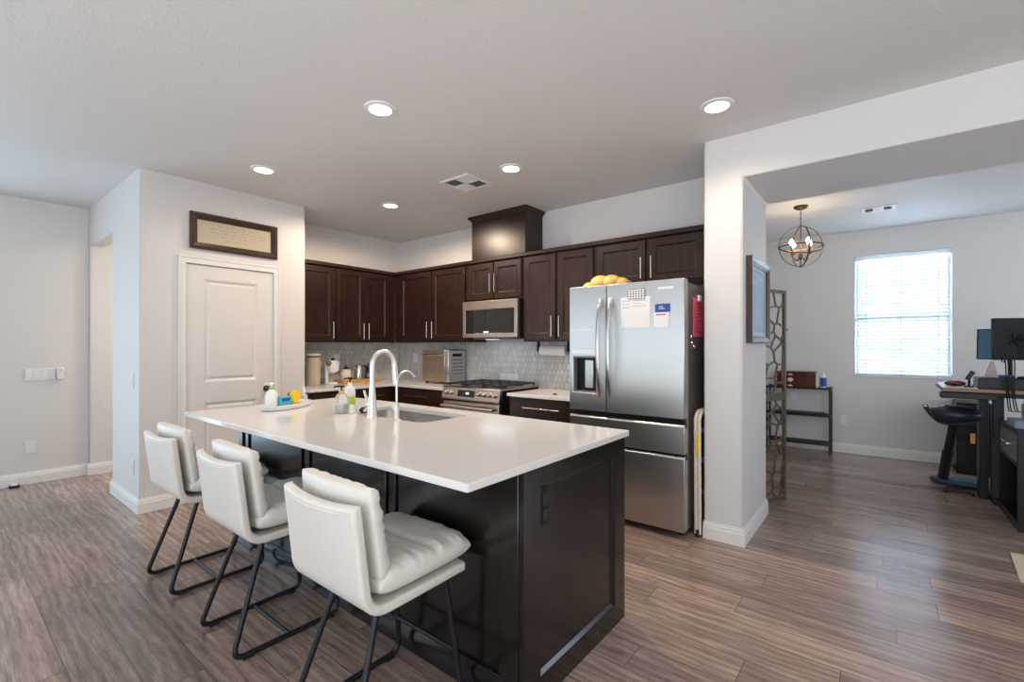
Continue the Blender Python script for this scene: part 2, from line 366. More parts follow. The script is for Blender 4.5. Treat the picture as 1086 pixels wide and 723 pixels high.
def baseboard(name, path, h=.118):
    # moulded profile swept along the wall foot with mitred corners; the room lies to the right of the path
    prof = [(0, 0), (.016, 0), (.016, h * .66), (.012, h * .72), (.012, h * .82), (.006, h * .9), (.005, h), (0, h)]
    n = len(prof); P = [Vector(p) for p in path]; vs = []; fs = []
    for i, p in enumerate(P):
        ns = []
        for a, c in ((i - 1, i), (i, i + 1)):
            if a >= 0 and c < len(P):
                t = (P[c] - P[a]).normalized(); ns.append(Vector((t.y, -t.x)))
        m_ = ns[0] if len(ns) == 1 else (ns[0] + ns[1]) / (1 + ns[0].dot(ns[1]))
        for d, z in prof: vs.append((p.x + m_.x * d, p.y + m_.y * d, z))
    for k in range(len(P) - 1): fs += [(k * n + i, k * n + (i + 1) % n, (k + 1) * n + (i + 1) % n, (k + 1) * n + i) for i in range(n)]
    fs += [tuple(range(n))[::-1], tuple(range((len(P) - 1) * n, len(P) * n))]
    struct(name, MB().add(vs, fs), 'trim', 'white moulded baseboard', smooth=False)
baseboard('baseboard_left', [(-6.45, .39), (-6.45, 1.06)])
baseboard('baseboard_passage', [(-6.408, 1.046), (-6.408, 4.0)])
baseboard('baseboard_pantry', [(-5.486, 1.06), (-4.62, 1.06), (-4.62, 1.318)])
baseboard('baseboard_pantry_right', [(-4.62, 2.160), (-4.62, 2.419)])
baseboard('baseboard_pier', [(-.98, 3.378), (-.73, 3.378), (-.73, 4.173)])
baseboard('baseboard_dining', [(-1.68, 4.174), (-1.68, 7.15), (3.0, 7.15)])

# pantry door: slab with two moulded panels, casing, knob, hinges
b = on(FX(-4.66))
S = [(1.379, 1.513), (1.513, 1.955), (1.955, 2.099)]
b.box(1.379, 1.513, .012, 2.030, 0, .036); b.box(1.955, 2.099, .012, 2.030, 0, .036)
for v0, v1 in ((.012, .22), (.835, 1.015), (1.91, 2.030)): b.box(1.513, 1.955, v0, v1, 0, .036)
for v0, v1 in ((.22, .835), (1.015, 1.91)):
    o_ = rect(1.513, 1.955, v0, v1); i1 = rect(1.537, 1.931, v0 + .024, v1 - .024); i2 = rect(1.557, 1.911, v0 + .044, v1 - .044)
    vs = [(p, q, .036) for p, q in o_] + [(p, q, .022) for p, q in i1] + [(p, q, .032) for p, q in i2]
    b.add(vs, [(k, (k + 1) % 4, 4 + (k + 1) % 4, 4 + k) for k in range(4)] + [(4 + k, 4 + (k + 1) % 4, 8 + (k + 1) % 4, 8 + k) for k in range(4)] + [(8, 9, 10, 11)])
door = struct('door_1', b, 'door_paint', 'white two-panel pantry door', smooth=False)
kb = on(FX(-4.624)); kb.T = FX(-4.624) @ Matrix.Translation((2.035, .925, 0)); kb.lathe((0, 0, 0), [(.028, 0), (.028, .006), (.010, .012), (.010, .035), (.026, .048), (.026, .062), (.012, .07)], 18)
kb.build('door_knob', 'bronze', door)
for z in (1.80, 1.03, .25): on(FX(-4.624)).box(1.368, 1.384, z - .045, z + .045, 0, .004).cyl((1.374, z - .045, .008), .006, .09, 'y', 10).build('hinge', 'white', door)
b = on(FX(-4.62))
b.prism([(1.318, 0), (1.376, 0), (1.376, 2.035), (2.102, 2.035), (2.102, 0), (2.160, 0), (2.160, 2.093), (1.318, 2.093)], 0, .014, 'z')
b.prism([(1.318, 0), (1.334, 0), (1.334, 2.077), (2.144, 2.077), (2.144, 0), (2.160, 0), (2.160, 2.093), (1.318, 2.093)], .014, .020, 'z')
struct('trim_1', b, 'trim', 'white casing around the pantry door', bevel=.003)
b = on(FX(-4.74)).box(1.376, 1.379, 0, 2.035, 0, .12).box(2.099, 2.102, 0, 2.035, 0, .12); struct('trim_2', b, 'trim', 'jamb of the pantry door', smooth=False)

# sliding glass door on the far left, outside the picture
d2 = struct('door_2', MB().ring(rect(-1.90, .38, .02, 2.38), rect(-1.84, .32, .08, 2.32), -6.492, -6.455, 'x').box(-6.49, -6.458, -.80, -.72, .08, 2.32), 'white', 'white sliding glass door on the far left wall', smooth=False)
# dining window with sashes, glass and sill
win = struct('window_1', on(FY(7.25)).ring(rect(-.275, .605, .955, 2.43), rect(-.235, .565, .995, 2.39), 0, .05, 'z').box(-.235, .565, 1.635, 1.675, 0, .045), 'white', 'white vinyl window in the dining room')
on(FY(7.225)).box(-.235, .565, .995, 2.39, 0, .004).build('glass', 'window_glass', win, smooth=False)
on(FY(7.15)).box(-.27, .60, .955, .968, -.05, .012).build('window_sill', 'trim', win, bevel=.003)
bl = thing('window_blind', 'white horizontal slat blind lowered over the dining room window', 'blind', (.165, 7.17, 1.0))
on(FY(7.16)).box(-.262, .592, 2.375, 2.428, -.04, .0).build('headrail', 'slat', bl, bevel=.003)
b = on(FY(7.175)); z = 1.012
while z < 2.365:
    b.add([(-.258, z - .027, -.010), (.588, z - .027, -.010), (.588, z + .027, .010), (-.258, z + .027, .010), (-.258, z - .0265, -.012), (.588, z - .0265, -.012), (.588, z + .0275, .008), (-.258, z + .0275, .008)],
          [(0, 1, 2, 3), (7, 6, 5, 4), (0, 4, 5, 1), (1, 5, 6, 2), (2, 6, 7, 3), (3, 7, 4, 0)]); z += .0425
b.build('slats', 'slat', bl, smooth=False)
on(FY(7.175)).box(-.258, .588, .975, .993, -.02, .02).build('bottom_rail', 'slat', bl, bevel=.003)
for x in (-.16, .165, .49): on(FY(7.150)).box(x - .002, x + .002, .98, 2.38, -.001, .001).build('ladder_cord', 'greymetal', bl, smooth=False)
on(FY(7.145)).tube([(-.20, 2.37, 0), (-.20, 1.68, .0)], .004, 8).build('tilt_wand', 'bead_clear', bl)

# ------------------------------------------------------------------ ceiling fittings
LG = 'recessed ceiling lights over the kitchen'
def downlight(x, y, label, k=1.0, cone=150, blend=.85):
    t = thing('recessed_light', label, 'ceiling light', (x, y, H), 0, LG)
    MB().lathe((x, y, H - .012), [(.062, .010), (.066, .001), (.092, .006), (.095, .012)], 32).build('trim_ring', 'white', t)
    MB().cyl((x, y, H - .009), .066, .006, 'z', 32).build('lens', 'lamp_glow', t)
    l = bpy.data.lights.new('lamp', 'SPOT'); l.energy = LAMP_W * k; l.color = LAMP_COL; l.spot_size = math.radians(cone); l.spot_blend = blend; l.shadow_soft_size = .06
    o = bpy.data.objects.new('lamp', l); COL.objects.link(o); o.parent = t; o.location = (0, 0, -.03)
downlight(-2.345, 1.69, 'round recessed ceiling light between the vent and the camera, above the island end', .7)
downlight(-.765, 2.90, 'round recessed ceiling light nearest the dining room opening', .9)
downlight(-3.885, 1.69, 'round recessed ceiling light in front of the pantry door', .5)
downlight(-2.315, 2.90, 'round recessed ceiling light just right of the square kitchen vent', 2.9)
downlight(-3.87, 2.91, 'round recessed ceiling light nearest the left kitchen wall cabinets', 2.3, 178, .3)
def vent(x0, x1, y0, y1, label, nx, ny):
    t = thing('ceiling_vent', label, 'vent', ((x0 + x1) / 2, (y0 + y1) / 2, H))
    MB().box(x0 + .012, x1 - .012, y0 + .012, y1 - .012, H - .004, H - .002).build('duct_opening', 'dispenser_grey', t, smooth=False)
    MB().ring(rect(x0, x1, y0, y1), rect(x0 + .028, x1 - .028, y0 + .028, y1 - .028), H - .012, H - .001, 'z').build('frame', 'white', t, bevel=.003)
    X0, X1, Y0, Y1 = x0 + .028, x1 - .028, y0 + .028, y1 - .028
    for i in range(nx):
        for j in range(ny):
            a0, a1 = X0 + (X1 - X0) * i / nx + .006, X0 + (X1 - X0) * (i + 1) / nx - .006; c0, c1 = Y0 + (Y1 - Y0) * j / ny + .006, Y0 + (Y1 - Y0) * (j + 1) / ny - .006
            b = MB(); k = 7
            for s in range(k):
                if (i + j) % 2 == 0:
                    q = c0 + (c1 - c0) * (s + .5) / k; b.add([(a0, q - .009, H - .012), (a1, q - .009, H - .012), (a1, q + .006, H - .004), (a0, q + .006, H - .004)], [(0, 1, 2, 3)])
                else:
                    q = a0 + (a1 - a0) * (s + .5) / k; b.add([(q - .009, c0, H - .012), (q - .009, c1, H - .012), (q + .006, c1, H - .004), (q + .006, c0, H - .004)], [(0, 1, 2, 3)])
            b.build('louvres', 'white', t, smooth=False)
    b = MB()
    for i in range(1, nx): q = X0 + (X1 - X0) * i / nx; b.box(q - .006, q + .006, Y0, Y1, H - .012, H - .003)
    for j in range(1, ny): q = Y0 + (Y1 - Y0) * j / ny; b.box(X0, X1, q - .006, q + .006, H - .0118, H - .003)
    b.build('divider', 'white', t, smooth=False)
vent(-2.99, -2.66, 2.76, 3.08, 'square white ceiling vent with four louvre sections in the kitchen ceiling', 2, 2)
vent(-.18, .10, 6.0, 6.19, 'oblong white ceiling vent in the dining room ceiling', 3, 1)

# ------------------------------------------------------------------ upper cabinets
UB, UT = 1.372, 2.225
def upper(T, axis, lab, u0, u1, v0, v1, doors, handles, depth=.31, filler=None):
    # doors: list of (u0, u1); handles: list of (u, v0, v1)
    Tm = {'y': FY, 'x': FX}[axis](T)
    c = Tm @ Vector(((u0 + u1) / 2, v0, 0)); t = thing('wall_cabinet', lab, 'cabinet', tuple(c), 0, None)
    on(Tm).box(u0 + .001, u1 - .001, v0, v1, -depth, 0).build('carcass', 'espresso', t, bevel=.002)
    for k_, (a, b_) in enumerate(doors):
        d = shaker(on(Tm), a, b_, v0 + .018, v1 - .012, .001, .02, .06).build('door', 'espresso', t, bevel=.0025)
        u, q0, q1 = handles[k_]; bar_handle(Tm @ Matrix.Translation((0, 0, .021)), u, q0, u, q1, parent=d)
    return t
YF, XF = 3.76, -4.905
upper(XF, 'x', 'tall single-door wall cabinet beside the pantry wall, above the tall canister', 2.422, 2.922, UB, UT, [(2.44, 2.905)], [(2.875, 1.41, 1.60)])
upper(XF, 'x', 'tall two-door wall cabinet on the left kitchen wall, next to the corner', 2.924, 3.758, UB, UT, [(2.94, 3.297), (3.308, 3.655)], [(3.268, 1.41, 1.60), (3.338, 1.41, 1.60)])
upper(YF, 'y', 'tall two-door wall cabinet between the corner and the microwave', -4.903, -3.612, UB, UT, [(-4.78, -4.21), (-4.19, -3.65)], [(-4.245, 1.42, 1.615), (-4.155, 1.42, 1.615)])
upper(YF, 'y', 'short two-door wall cabinet directly above the microwave', -3.610, -2.842, 1.812, UT, [(-3.585, -3.228), (-3.216, -2.858)], [(-3.254, 1.90, 2.09), (-3.19, 1.90, 2.09)])
upper(YF, 'y', 'tall two-door wall cabinet above the paper towel roll', -2.840, -2.026, UB, UT, [(-2.82, -2.447), (-2.418, -2.045)], [(-2.475, 1.42, 1.615), (-2.39, 1.42, 1.615)])
upper(YF, 'y', 'short two-door wall cabinet above the refrigerator', -2.024, -.984, 1.84, UT, [(-2.005, -1.555), (-1.525, -1.085)], [(-1.582, 1.89, 2.07), (-1.495, 1.89, 2.07)])
b = MB().prism([(-5.216, 4.071), (-5.216, 2.422), (-4.872, 2.422), (-4.872, 3.727), (-.984, 3.727), (-.984, 4.071)], UT + .001, UT + .042, 'z')
tag(b.build('cabinet_crown_moulding', 'espresso', None, bevel=.008), 'dark brown moulding along the tops of the kitchen wall cabinets', 'moulding')
t = thing('hood_cover', 'dark brown boxed duct cover rising to the ceiling above the microwave cabinet', 'duct cover', (-3.2, 3.9, UT + .043))
MB().box(-3.56, -2.82, 3.765, 4.07, UT + .043, 2.69).build('box', 'espresso', t, bevel=.003)
MB().prism([(0, 0)] + [], 0, 0, 'z') if False else None
vs = []; 
for e, z in ((0, 2.688), (.006, 2.694), (.010, 2.704), (.032, 2.722), (.034, 2.742)):
    vs += [(-3.56 - e, 3.765 - e, z), (-2.82 + e, 3.765 - e, z), (-2.82 + e, 4.07, z), (-3.56 - e, 4.07, z)]
fs = [(k * 4 + i, k * 4 + (i + 1) % 4, k * 4 + 4 + (i + 1) % 4, k * 4 + 4 + i) for k in range(4) for i in range(4)] + [(0, 1, 2, 3), (16, 17, 18, 19)]
MB().add(vs, fs).build('crown', 'espresso', t, smooth=False)

# ------------------------------------------------------------------ base cabinets, countertops, backsplash
CT = .885
def base(T, axis, lab, u0, u1, drawers, doors, hs, depth=.56):
    Tm = {'y': FY, 'x': FX}[axis](T); c = Tm @ Vector(((u0 + u1) / 2, 0, -depth / 2))
    t = thing('base_cabinet', lab, 'cabinet', (c.x, c.y, 0))
    on(Tm).box(u0, u1, .10, CT - .031, -depth, 0).box(u0, u1, 0, .10, -depth, -.07).build('carcass', 'espresso', t, bevel=.002)
    for a, b_ in drawers:
        d = on(Tm).box(a, b_, .675, CT - .05, .001, .02).box(a + .02, b_ - .02, .692, CT - .067, .02, .023).build('drawer', 'espresso', t, bevel=.003)
        m_ = (a + b_) / 2; w = min(.2, (b_ - a) * .27); bar_handle(Tm @ Matrix.Translation((0, 0, .023)), m_ - w, .765, m_ + w, .765, parent=d)
    for a, b_, hu in doors:
        d = shaker(on(Tm), a, b_, .12, .66, .001, .02, .06).build('door', 'espresso', t, bevel=.0025)
        bar_handle(Tm @ Matrix.Translation((0, 0, .021)), hu, .45, hu, .63, parent=d)
YB, XB = 3.46, -4.56
base(XB, 'x', 'dark base cabinet under the bamboo tray counter on the left kitchen wall', 2.424, 3.455, [(2.46, 2.93), (2.95, 3.40)], [(2.46, 2.93, 2.88), (2.95, 3.40, 3.0)], None)
base(YB, 'y', 'dark base cabinet left of the range, under the toaster oven', -4.555, -3.645, [(-4.50, -3.67)], [(-4.50, -4.095, -4.13), (-4.075, -3.67, -4.04)], None)
base(YB, 'y', 'dark base cabinet between the range and the refrigerator', -2.782, -2.005, [(-2.76, -2.02)], [(-2.76, -2.395, -2.43), (-2.38, -2.02, -2.35)], None)
b = MB().prism([(-5.198, 2.422), (-4.525, 2.422), (-4.525, 3.425), (-3.640, 3.425), (-3.640, 4.05), (-5.198, 4.05)], CT - .03, CT, 'z')
tag(b.build('countertop', 'quartz', None, bevel=.003), 'white L-shaped countertop holding the toaster oven and the bamboo tray', 'countertop')
b = MB().box(-2.786, -2.0, 3.425, 4.05, CT - .03, CT); tag(b.build('countertop', 'quartz', None, bevel=.003), 'short white countertop between the range and the refrigerator', 'countertop')
def hextiles(T, u0, u1, v0, v1):
    b = on(T); w, hh, cut = .050, .092, .026; r = 0; v = v0
    row = hh - cut
    while v < v1 + hh:
        u = u0 + (w / 2 if r % 2 else 0)
        while u < u1 + w:
            g = .0016; W2 = w / 2 - g; h2 = hh / 2 - g
            pts = [(0, -h2), (W2, -h2 + cut), (W2, h2 - cut), (0, h2), (-W2, h2 - cut), (-W2, -h2 + cut)]
            P = [(min(max(u + p, u0), u1), min(max(v + q, v0), v1)) for p, q in pts]
            P2 = [(min(max(u + p * .9, u0), u1), min(max(v + q * .93, v0), v1)) for p, q in pts]
            if max(p for p, q in P) - min(p for p, q in P) > .004 and max(q for p, q in P) - min(q for p, q in P) > .004:
                b.add([(p, q, 0) for p, q in P] + [(p, q, .004) for p, q in P2], [(6, 7, 8, 9, 10, 11)] + [(i, (i + 1) % 6, 6 + (i + 1) % 6, 6 + i) for i in range(6)])
            u += w
        v += row; r += 1
    return b
def backsplash(name, T, u0, u1, v0, v1, lab):
    o = struct(name, on(T).box(u0, u1, v0, v1, 0, .009), 'grout', lab, smooth=False)
    # tiles sit a little proud of the grout
    me = hextiles(T @ Matrix.Translation((0, 0, .0092)), u0, u1, v0, v1).build('tiles', 'tile', o, smooth=False)
backsplash('trim_3', FY(4.071), -5.197, -2.0, CT - .03, 1.371, 'grey white picket tile backsplash behind the range')
backsplash('trim_4', FX(-5.216), 2.423, 4.06, CT - .03, 1.371, 'grey white picket tile backsplash on the left kitchen wall')

# ------------------------------------------------------------------ refrigerator
fr = thing('refrigerator', 'stainless steel french-door refrigerator with water dispenser', 'refrigerator', (-1.515, 3.65, 0))
MB().box(-1.965, -1.065, 3.315, 4.02, .045, 1.775).box(-1.95, -1.08, 3.30, 4.0, .03, .05).build('body', 'darkgrey', fr, bevel=.006)
b = MB().box(-1.95, -1.08, 3.27, 3.316, .06, 1.77); b.build('gasket', 'black', fr, smooth=False)
Dh = [(-1.936, -1.727, .965, 1.245)]
ld = on(FY(3.292)).ring(rrect(-1.968, -1.650, .828, 1.795, .006, 2), rrect(-1.936, -1.727, .965, 1.245, .006, 2), 0, .072, 'z').build('door', 'steel', fr, bevel=.008, angle=25)
rd = on(FY(3.292)).prism(rrect(-1.643, -1.060, .828, 1.795, .006, 2), 0, .072, 'z').build('door', 'steel', fr, bevel=.008, angle=25)
b = on(FY(3.292)).box(-1.936, -1.727, .965, 1.245, .001, .006).box(-1.936, -1.928, .965, 1.245, .001, .069).box(-1.735, -1.727, .965, 1.245, .001, .069).box(-1.928, -1.735, .965, .975, .001, .069).box(-1.928, -1.735, 1.237, 1.245, .001, .069)
dsp = b.build('dispenser', 'dispenser_grey', ld, smooth=False)
on(FY(3.285)).box(-1.85, -1.775, 1.0, 1.22, .001, .03).build('paddle', 'steel', dsp, bevel=.004)
on(FY(3.2195)).box(-1.955, -1.712, 1.25, 1.455, 0, .003).build('control_panel', 'steel', ld, bevel=.001)
on(FY(3.2165)).box(-1.945, -1.722, 1.27, 1.30, 0, .002).build('light_strip', 'white', ld, smooth=False)
def arch_handle(x, par):
    b = MB(); P = []
    for i in range(17):
        t = i / 16; z = .945 + .74 * t; y = 3.212 - .055 * math.sin(PI * t) ** .6; P.append((x, y, z))
    b.tube(P, .016, 10, sx=.75).box(x - .010, x + .010, 3.20, 3.222, .945, .975).box(x - .010, x + .010, 3.20, 3.222, 1.655, 1.685); b.build('handle', 'steel', par)
arch_handle(-1.688, ld); arch_handle(-1.603, rd)
on(FY(3.2199)).box(-1.245, -1.135, 1.728, 1.745, 0, .0025).build('badge', 'white', rd, smooth=False)
for z0, z1 in ((.585, .788), (.05, .570)):
    d = on(FY(3.292)).prism([(0, 0), (.072, 0), (.072, z1 - z0 - .018), (.050, z1 - z0), (.028, z1 - z0), (.028, z1 - z0 - .03), (0, z1 - z0 - .03)], 0, 1, 'z') if False else MB()
    # the drawer's front lip leans back over a finger pull
    d.prism([(3.292, z0), (3.220, z0), (3.220, z1 - .012), (3.232, z1), (3.248, z1), (3.248, z1 - .030), (3.292, z1 - .030)], -1.968, -1.060, 'x').build('drawer', 'steel', fr, bevel=.004, angle=25)
for x in (-1.90, -1.12): MB().box(x - .04, x + .04, 3.24, 3.36, 1.778, 1.80).build('hinge_cap', 'greymetal', fr, bevel=.006)
for x in (-1.90, -1.12):
    for y in (3.33, 3.95): MB().cyl((x, y, 0), .02, .046, 'z', 14).build('foot', 'black', fr)
# papers and magnets on the refrigerator
def lines(T, u0, u1, v0, v1, n, par, mt='ink', h=.003, name='printed_line'):
    rnd = random.Random(n * 31 + int(abs(u0) * 1000))
    for i in range(n):
        v = v1 - (v1 - v0) * (i + .5) / n
        on(T).box(u0, u1 - (u1 - u0) * rnd.choice((0, .05, .15, .4)), v - h / 2, v + h / 2, 0, .0004).build(name, mt, par, smooth=False)
PY = 3.2185
t = thing('paper_sheet', 'white printed sheet held on the refrigerator door by the grey gridded magnet', 'paper', (-1.41, PY, 1.46))
on(FY(PY)).box(-1.525, -1.300, 1.462, 1.688, 0, .0012).build('sheet', 'paper', t, smooth=False)
lines(FY(PY - .0013), -1.43, -1.32, 1.61, 1.67, 3, t); lines(FY(PY - .0013), -1.515, -1.45, 1.60, 1.67, 3, t)
t = thing('magnet', 'grey gridded calendar magnet at the top of the white printed sheet', 'magnet', (-1.405, PY - .002, 1.66))
b = on(FY(PY - .0022)); b.box(-1.470, -1.338, 1.672, 1.745, 0, .002); b.build('plate', 'greymetal', t, smooth=False)
b = on(FY(PY - .0043))
for i in range(6):
    for j in range(4): b.box(-1.466 + i * .0215, -1.449 + i * .0215, 1.676 + j * .0172, 1.689 + j * .0172, 0, .0004)
b.build('grid', 'paper', t, smooth=False)
t = thing('notepad', 'small white notepad with a blue printed header on the refrigerator door', 'notepad', (-1.215, PY, 1.46))
on(FY(PY)).box(-1.270, -1.163, 1.460, 1.565, 0, .006).build('pages', 'paper', t, smooth=False)
on(FY(PY)).box(-1.262, -1.158, 1.567, 1.625, 0, .006).build('header', 'blue', t, smooth=False)
lines(FY(PY - .0062), -1.235, -1.185, 1.585, 1.612, 2, t, 'paper', .005); lines(FY(PY - .0062), -1.255, -1.175, 1.54, 1.56, 1, t, 'red', .008)
t = thing('flyer', 'bright pink flyer clipped to the side of the refrigerator', 'flyer', (-1.062, 3.53, 1.4))
on(FX(-1.063)).box(3.415, 3.655, 1.395, 1.675, 0, .0015).build('sheet', 'pink', t, smooth=False)
lines(FX(-1.0612), 3.44, 3.63, 1.42, 1.65, 9, t, 'red', .004)
on(FX(-1.062)).box(3.50, 3.56, 1.655, 1.70, .0018, .02).build('clip', 'white', t, bevel=.004)
for y, z, l in ((3.365, 1.395, 'uppermost small silver magnet on the refrigerator side'), (3.388, 1.350, 'middle small silver magnet on the refrigerator side'), (3.428, 1.325, 'lowest small silver magnet on the refrigerator side')):
    bb = MB(); bb.T = FX(-1.0635) @ Matrix.Translation((y, z, 0)); bb.lathe((0, 0, 0), [(.012, 0), (.014, .004), (.012, .010), (.004, .012)], 14); tag(bb.build('round_magnet', 'chrome'), l, 'magnet', 'small magnets on the refrigerator side')
# bread bag on top
t = thing('bread_bag', 'clear bag of golden bread rolls lying on top of the refrigerator', 'bread', (-1.80, 3.48, 1.777))
bb = MB()
for x, y, r in ((-1.945, 3.50, .055), (-1.83, 3.48, .084), (-1.735, 3.49, .082), (-1.66, 3.51, .066)): bb.ball((x, y, 1.7785 + r * .8), r, 16, 1.05, 1, .8)
bb.build('rolls', 'bread', t)
bb = MB(); bb.tube([(-1.64, 3.515, 1.83), (-1.59, 3.525, 1.82), (-1.555, 3.53, 1.80), (-1.525, 3.535, 1.80)], [.050, .030, .008, .020], 14); bb.build('bag', 'bead_clear', t)
MB().ball((-1.553, 3.53, 1.802), .013, 10).build('tie', 'green', t)
# folded step ladder between refrigerator and pier
t = thing('step_ladder', 'folded white metal step ladder standing between the refrigerator and the wall pier', 'ladder', (-1.015, 3.42, 0))
for x in (-1.025, -1.0):
    b = MB(); b.tube(fillet([(x, 3.36, .02), (x, 3.345, .83), (x, 3.40, .87), (x, 3.62, .87), (x, 3.66, .83), (x, 3.68, .02)], .05), .012, 8); b.build('rail', 'cream', t)
for z in (.25, .48, .70): MB().box(-1.034, -1.028, 3.36, 3.66, z, z + .035).build('step', 'plastic_white', t, bevel=.003)
for y in (3.36, 3.68): MB().cyl((-1.0125, y, 0), .018, .05, 'z', 12).build('foot', 'rubber', t)
on(FY(3.338)).box(-1.020, -1.0, .58, .72, 0, .004).build('warning_label', 'yellow', t, smooth=False)

# ------------------------------------------------------------------ microwave and range
t = thing('microwave', 'stainless steel over-the-range microwave with black glass door', 'microwave', (-3.225, 3.86, 1.42))
MB().box(-3.605, -2.845, 3.70, 4.06, 1.42, 1.808).build('body', 'black', t, bevel=.003)
d = on(FY(3.70)).ring(rect(-3.603, -2.847, 1.418, 1.806), rect(-3.563, -2.888, 1.462, 1.712), 0, .035, 'z').build('door', 'steel_warm', t, bevel=.004)
on(FY(3.70)).box(-3.563, -2.888, 1.462, 1.712, .002, .029).build('glass', 'blackglass', d, smooth=False)
on(FY(3.6705)).box(-3.30, -3.235, 1.468, 1.482, 0, .001).build('display', 'display_glow', d, smooth=False)
b = on(FY(3.6705))
for i in range(14):
    u = -3.44 + i * .03
    if not -3.31 < u < -3.23: b.box(u, u + .014, 1.470, 1.475, 0, .0006)
b.build('buttons', 'greymetal', d, smooth=False)
MB().box(-3.5, -2.95, 3.72, 3.98, 1.402, 1.419).build('vent_grille', 'greymetal', t, bevel=.003)
hl = area('cooktop_light', (-3.22, 3.80, 1.398), (0, 0, 0), .5, .12, .55, (.70, .85, 1.0))
MB().box(-3.45, -3.30, 3.86, 3.93, 1.3995, 1.4018).build('task_lens', 'display_glow', t, smooth=False)

t = thing('gas_range', 'stainless steel slide-in gas range with black cast iron grates', 'range', (-3.245, 3.72, 0))
MB().box(-3.628, -2.862, 3.435, 4.05, .09, .895).box(-3.60, -2.89, 3.48, 4.03, 0, .09).build('body', 'black', t, bevel=.003)
MB().prism([(3.435, .775), (3.395, .775), (3.385, .79), (3.405, .905), (3.43, .915), (3.435, .915)], -3.636, -2.852, 'x').build('control_panel', 'steel_warm', t, bevel=.003)
MB().box(-3.634, -2.854, 3.436, 4.048, .896, .912).build('cooktop', 'steel_warm', t, bevel=.003)
th = math.atan2(.02, .115)
def panel_T(x, z): return Matrix.Translation((x, 3.385 + (z - .79) * .174 - .001, z)) @ Matrix.Rotation(-th, 4, 'X') @ Matrix(((1, 0, 0, 0), (0, 0, -1, 0), (0, 1, 0, 0), (0, 0, 0, 1)))
for x in (-3.565, -3.49, -3.105, -3.035, -2.965, -2.90):
    b = MB(); b.T = panel_T(x, .852); b.lathe((0, 0, 0), [(.027, 0), (.027, .008), (.022, .012), (.021, .032), (.016, .035)], 20).box(-.004, .004, -.02, .02, .034, .042); b.build('knob', 'chrome', t, bevel=.001)
b = MB(); b.T = panel_T(-3.29, .848); dd = b.box(-.115, .115, -.034, .034, 0, .003).build('display', 'blackglass', t, smooth=False)
b = MB(); b.T = panel_T(-3.27, .852); b.box(-.02, .02, -.009, .009, .0035, .004).build('digits', 'display_glow', dd, smooth=False)
d = MB().box(-3.626, -2.864, 3.398, 3.434, .20, .765).build('oven_door', 'steel_warm', t, bevel=.006)
MB().box(-3.53, -2.96, 3.395, 3.3985, .30, .62).build('window', 'blackglass', d, smooth=False)
b = MB().tube([(-3.60, 3.345, .715), (-2.89, 3.345, .715)], .015, 12)
for x in (-3.57, -2.92): b.box(x - .012, x + .012, 3.345, 3.40, .703, .727)
b.build('handle', 'steel', d)
MB().box(-3.626, -2.864, 3.404, 3.434, .10, .19).build('drawer', 'steel_warm', t, bevel=.005)
for x0 in (-3.615, -3.365, -3.115):
    x1 = x0 + .245; b = MB(); zt = .948
    for y in (3.47, 3.60, 3.735, 3.87, 4.0): b.box(x0 + .006, x1 - .006, y - .007, y + .007, zt - .014, zt)
    for x in (x0 + .012, (x0 + x1) / 2, x1 - .012): b.box(x - .007, x + .007, 3.463, 4.007, zt - .0145, zt + .0005)
    for x in (x0 + .012, x1 - .012):
        for y in (3.475, 3.995): b.box(x - .008, x + .008, y - .008, y + .008, .912, zt - .005)
    b.build('grate', 'iron', t, bevel=.003)
for x, y in ((-3.49, 3.60), (-3.49, 3.87), (-3.24, 3.735), (-2.99, 3.60), (-2.99, 3.87)):
    MB().lathe((x, y, .912), [(.05, 0), (.05, .008), (.035, .012), (.035, .020), (.02, .022)], 20).build('burner', 'iron', t)

# ------------------------------------------------------------------ kitchen island
isl = thing('kitchen_island', 'long dark espresso kitchen island with framed panels', 'island', (-2.2, 1.73, 0))
IX0, IX1, IY0, IY1, IT = -3.425, -.997, 1.321, 2.145, .885
MB().ring(rect(IX0 + .015, IX1 - .021, IY0 + .015, IY1), rect(-2.80, -1.85, 1.62, 2.08), .0, IT, 'z').build('body', 'island_wood', isl, smooth=False)
b = MB()   # seating side: stiles, rails, base
for a, c in ((IX0, -3.36), (-3.30, -3.27), (-2.605, -2.575), (-2.52, -2.49), (-1.825, -1.80), (-1.755, -1.73), (-1.12, -1.094)):
    b.box(a, c, IY0 + .004, IY0 + .016, .11, IT - .04)
b.box(IX0, IX1 - .097, IY0 + .003, IY0 + .0155, IT - .045, IT)
b.build('panel_frame', 'island_wood', isl, bevel=.003)
MB().box(IX1 - .097, IX1 - .022, IY0 - .004, IY0 + .016, 0, IT).build('corner_post', 'island_wood', isl, bevel=.003)
b = MB().prism([(IY0 + .016, 0), (IY0 - .004, 0), (IY0 - .004, .085), (IY0 + .003, .098), (IY0 + .003, .108), (IY0 + .016, .108)], IX0, IX1 - .10, 'x'); b.build('base_rail', 'island_wood', isl, bevel=.002)
b = on(FX(IX1 - .0205))   # end panel with recessed field
o_ = rect(IY0, IY1, 0, IT); i_ = rect(1.426, 2.040, .098, .808)
b.ring(o_, i_, 0, .0205, 'z')
i2 = rect(1.440, 2.026, .112, .794)
b.add([(p, q, .017) for p, q in i_] + [(p, q, .006) for p, q in i2], [(k, (k + 1) % 4, 4 + (k + 1) % 4, 4 + k) for k in range(4)] + [(4, 5, 6, 7)])
ep = b.build('end_panel', 'island_wood', isl, smooth=False)
b = on(FX(IX1 - .0145)).box(1.436, 1.492, .655, .785, 0, .008); ou = b.build('outlet', 'black', isl, bevel=.003)
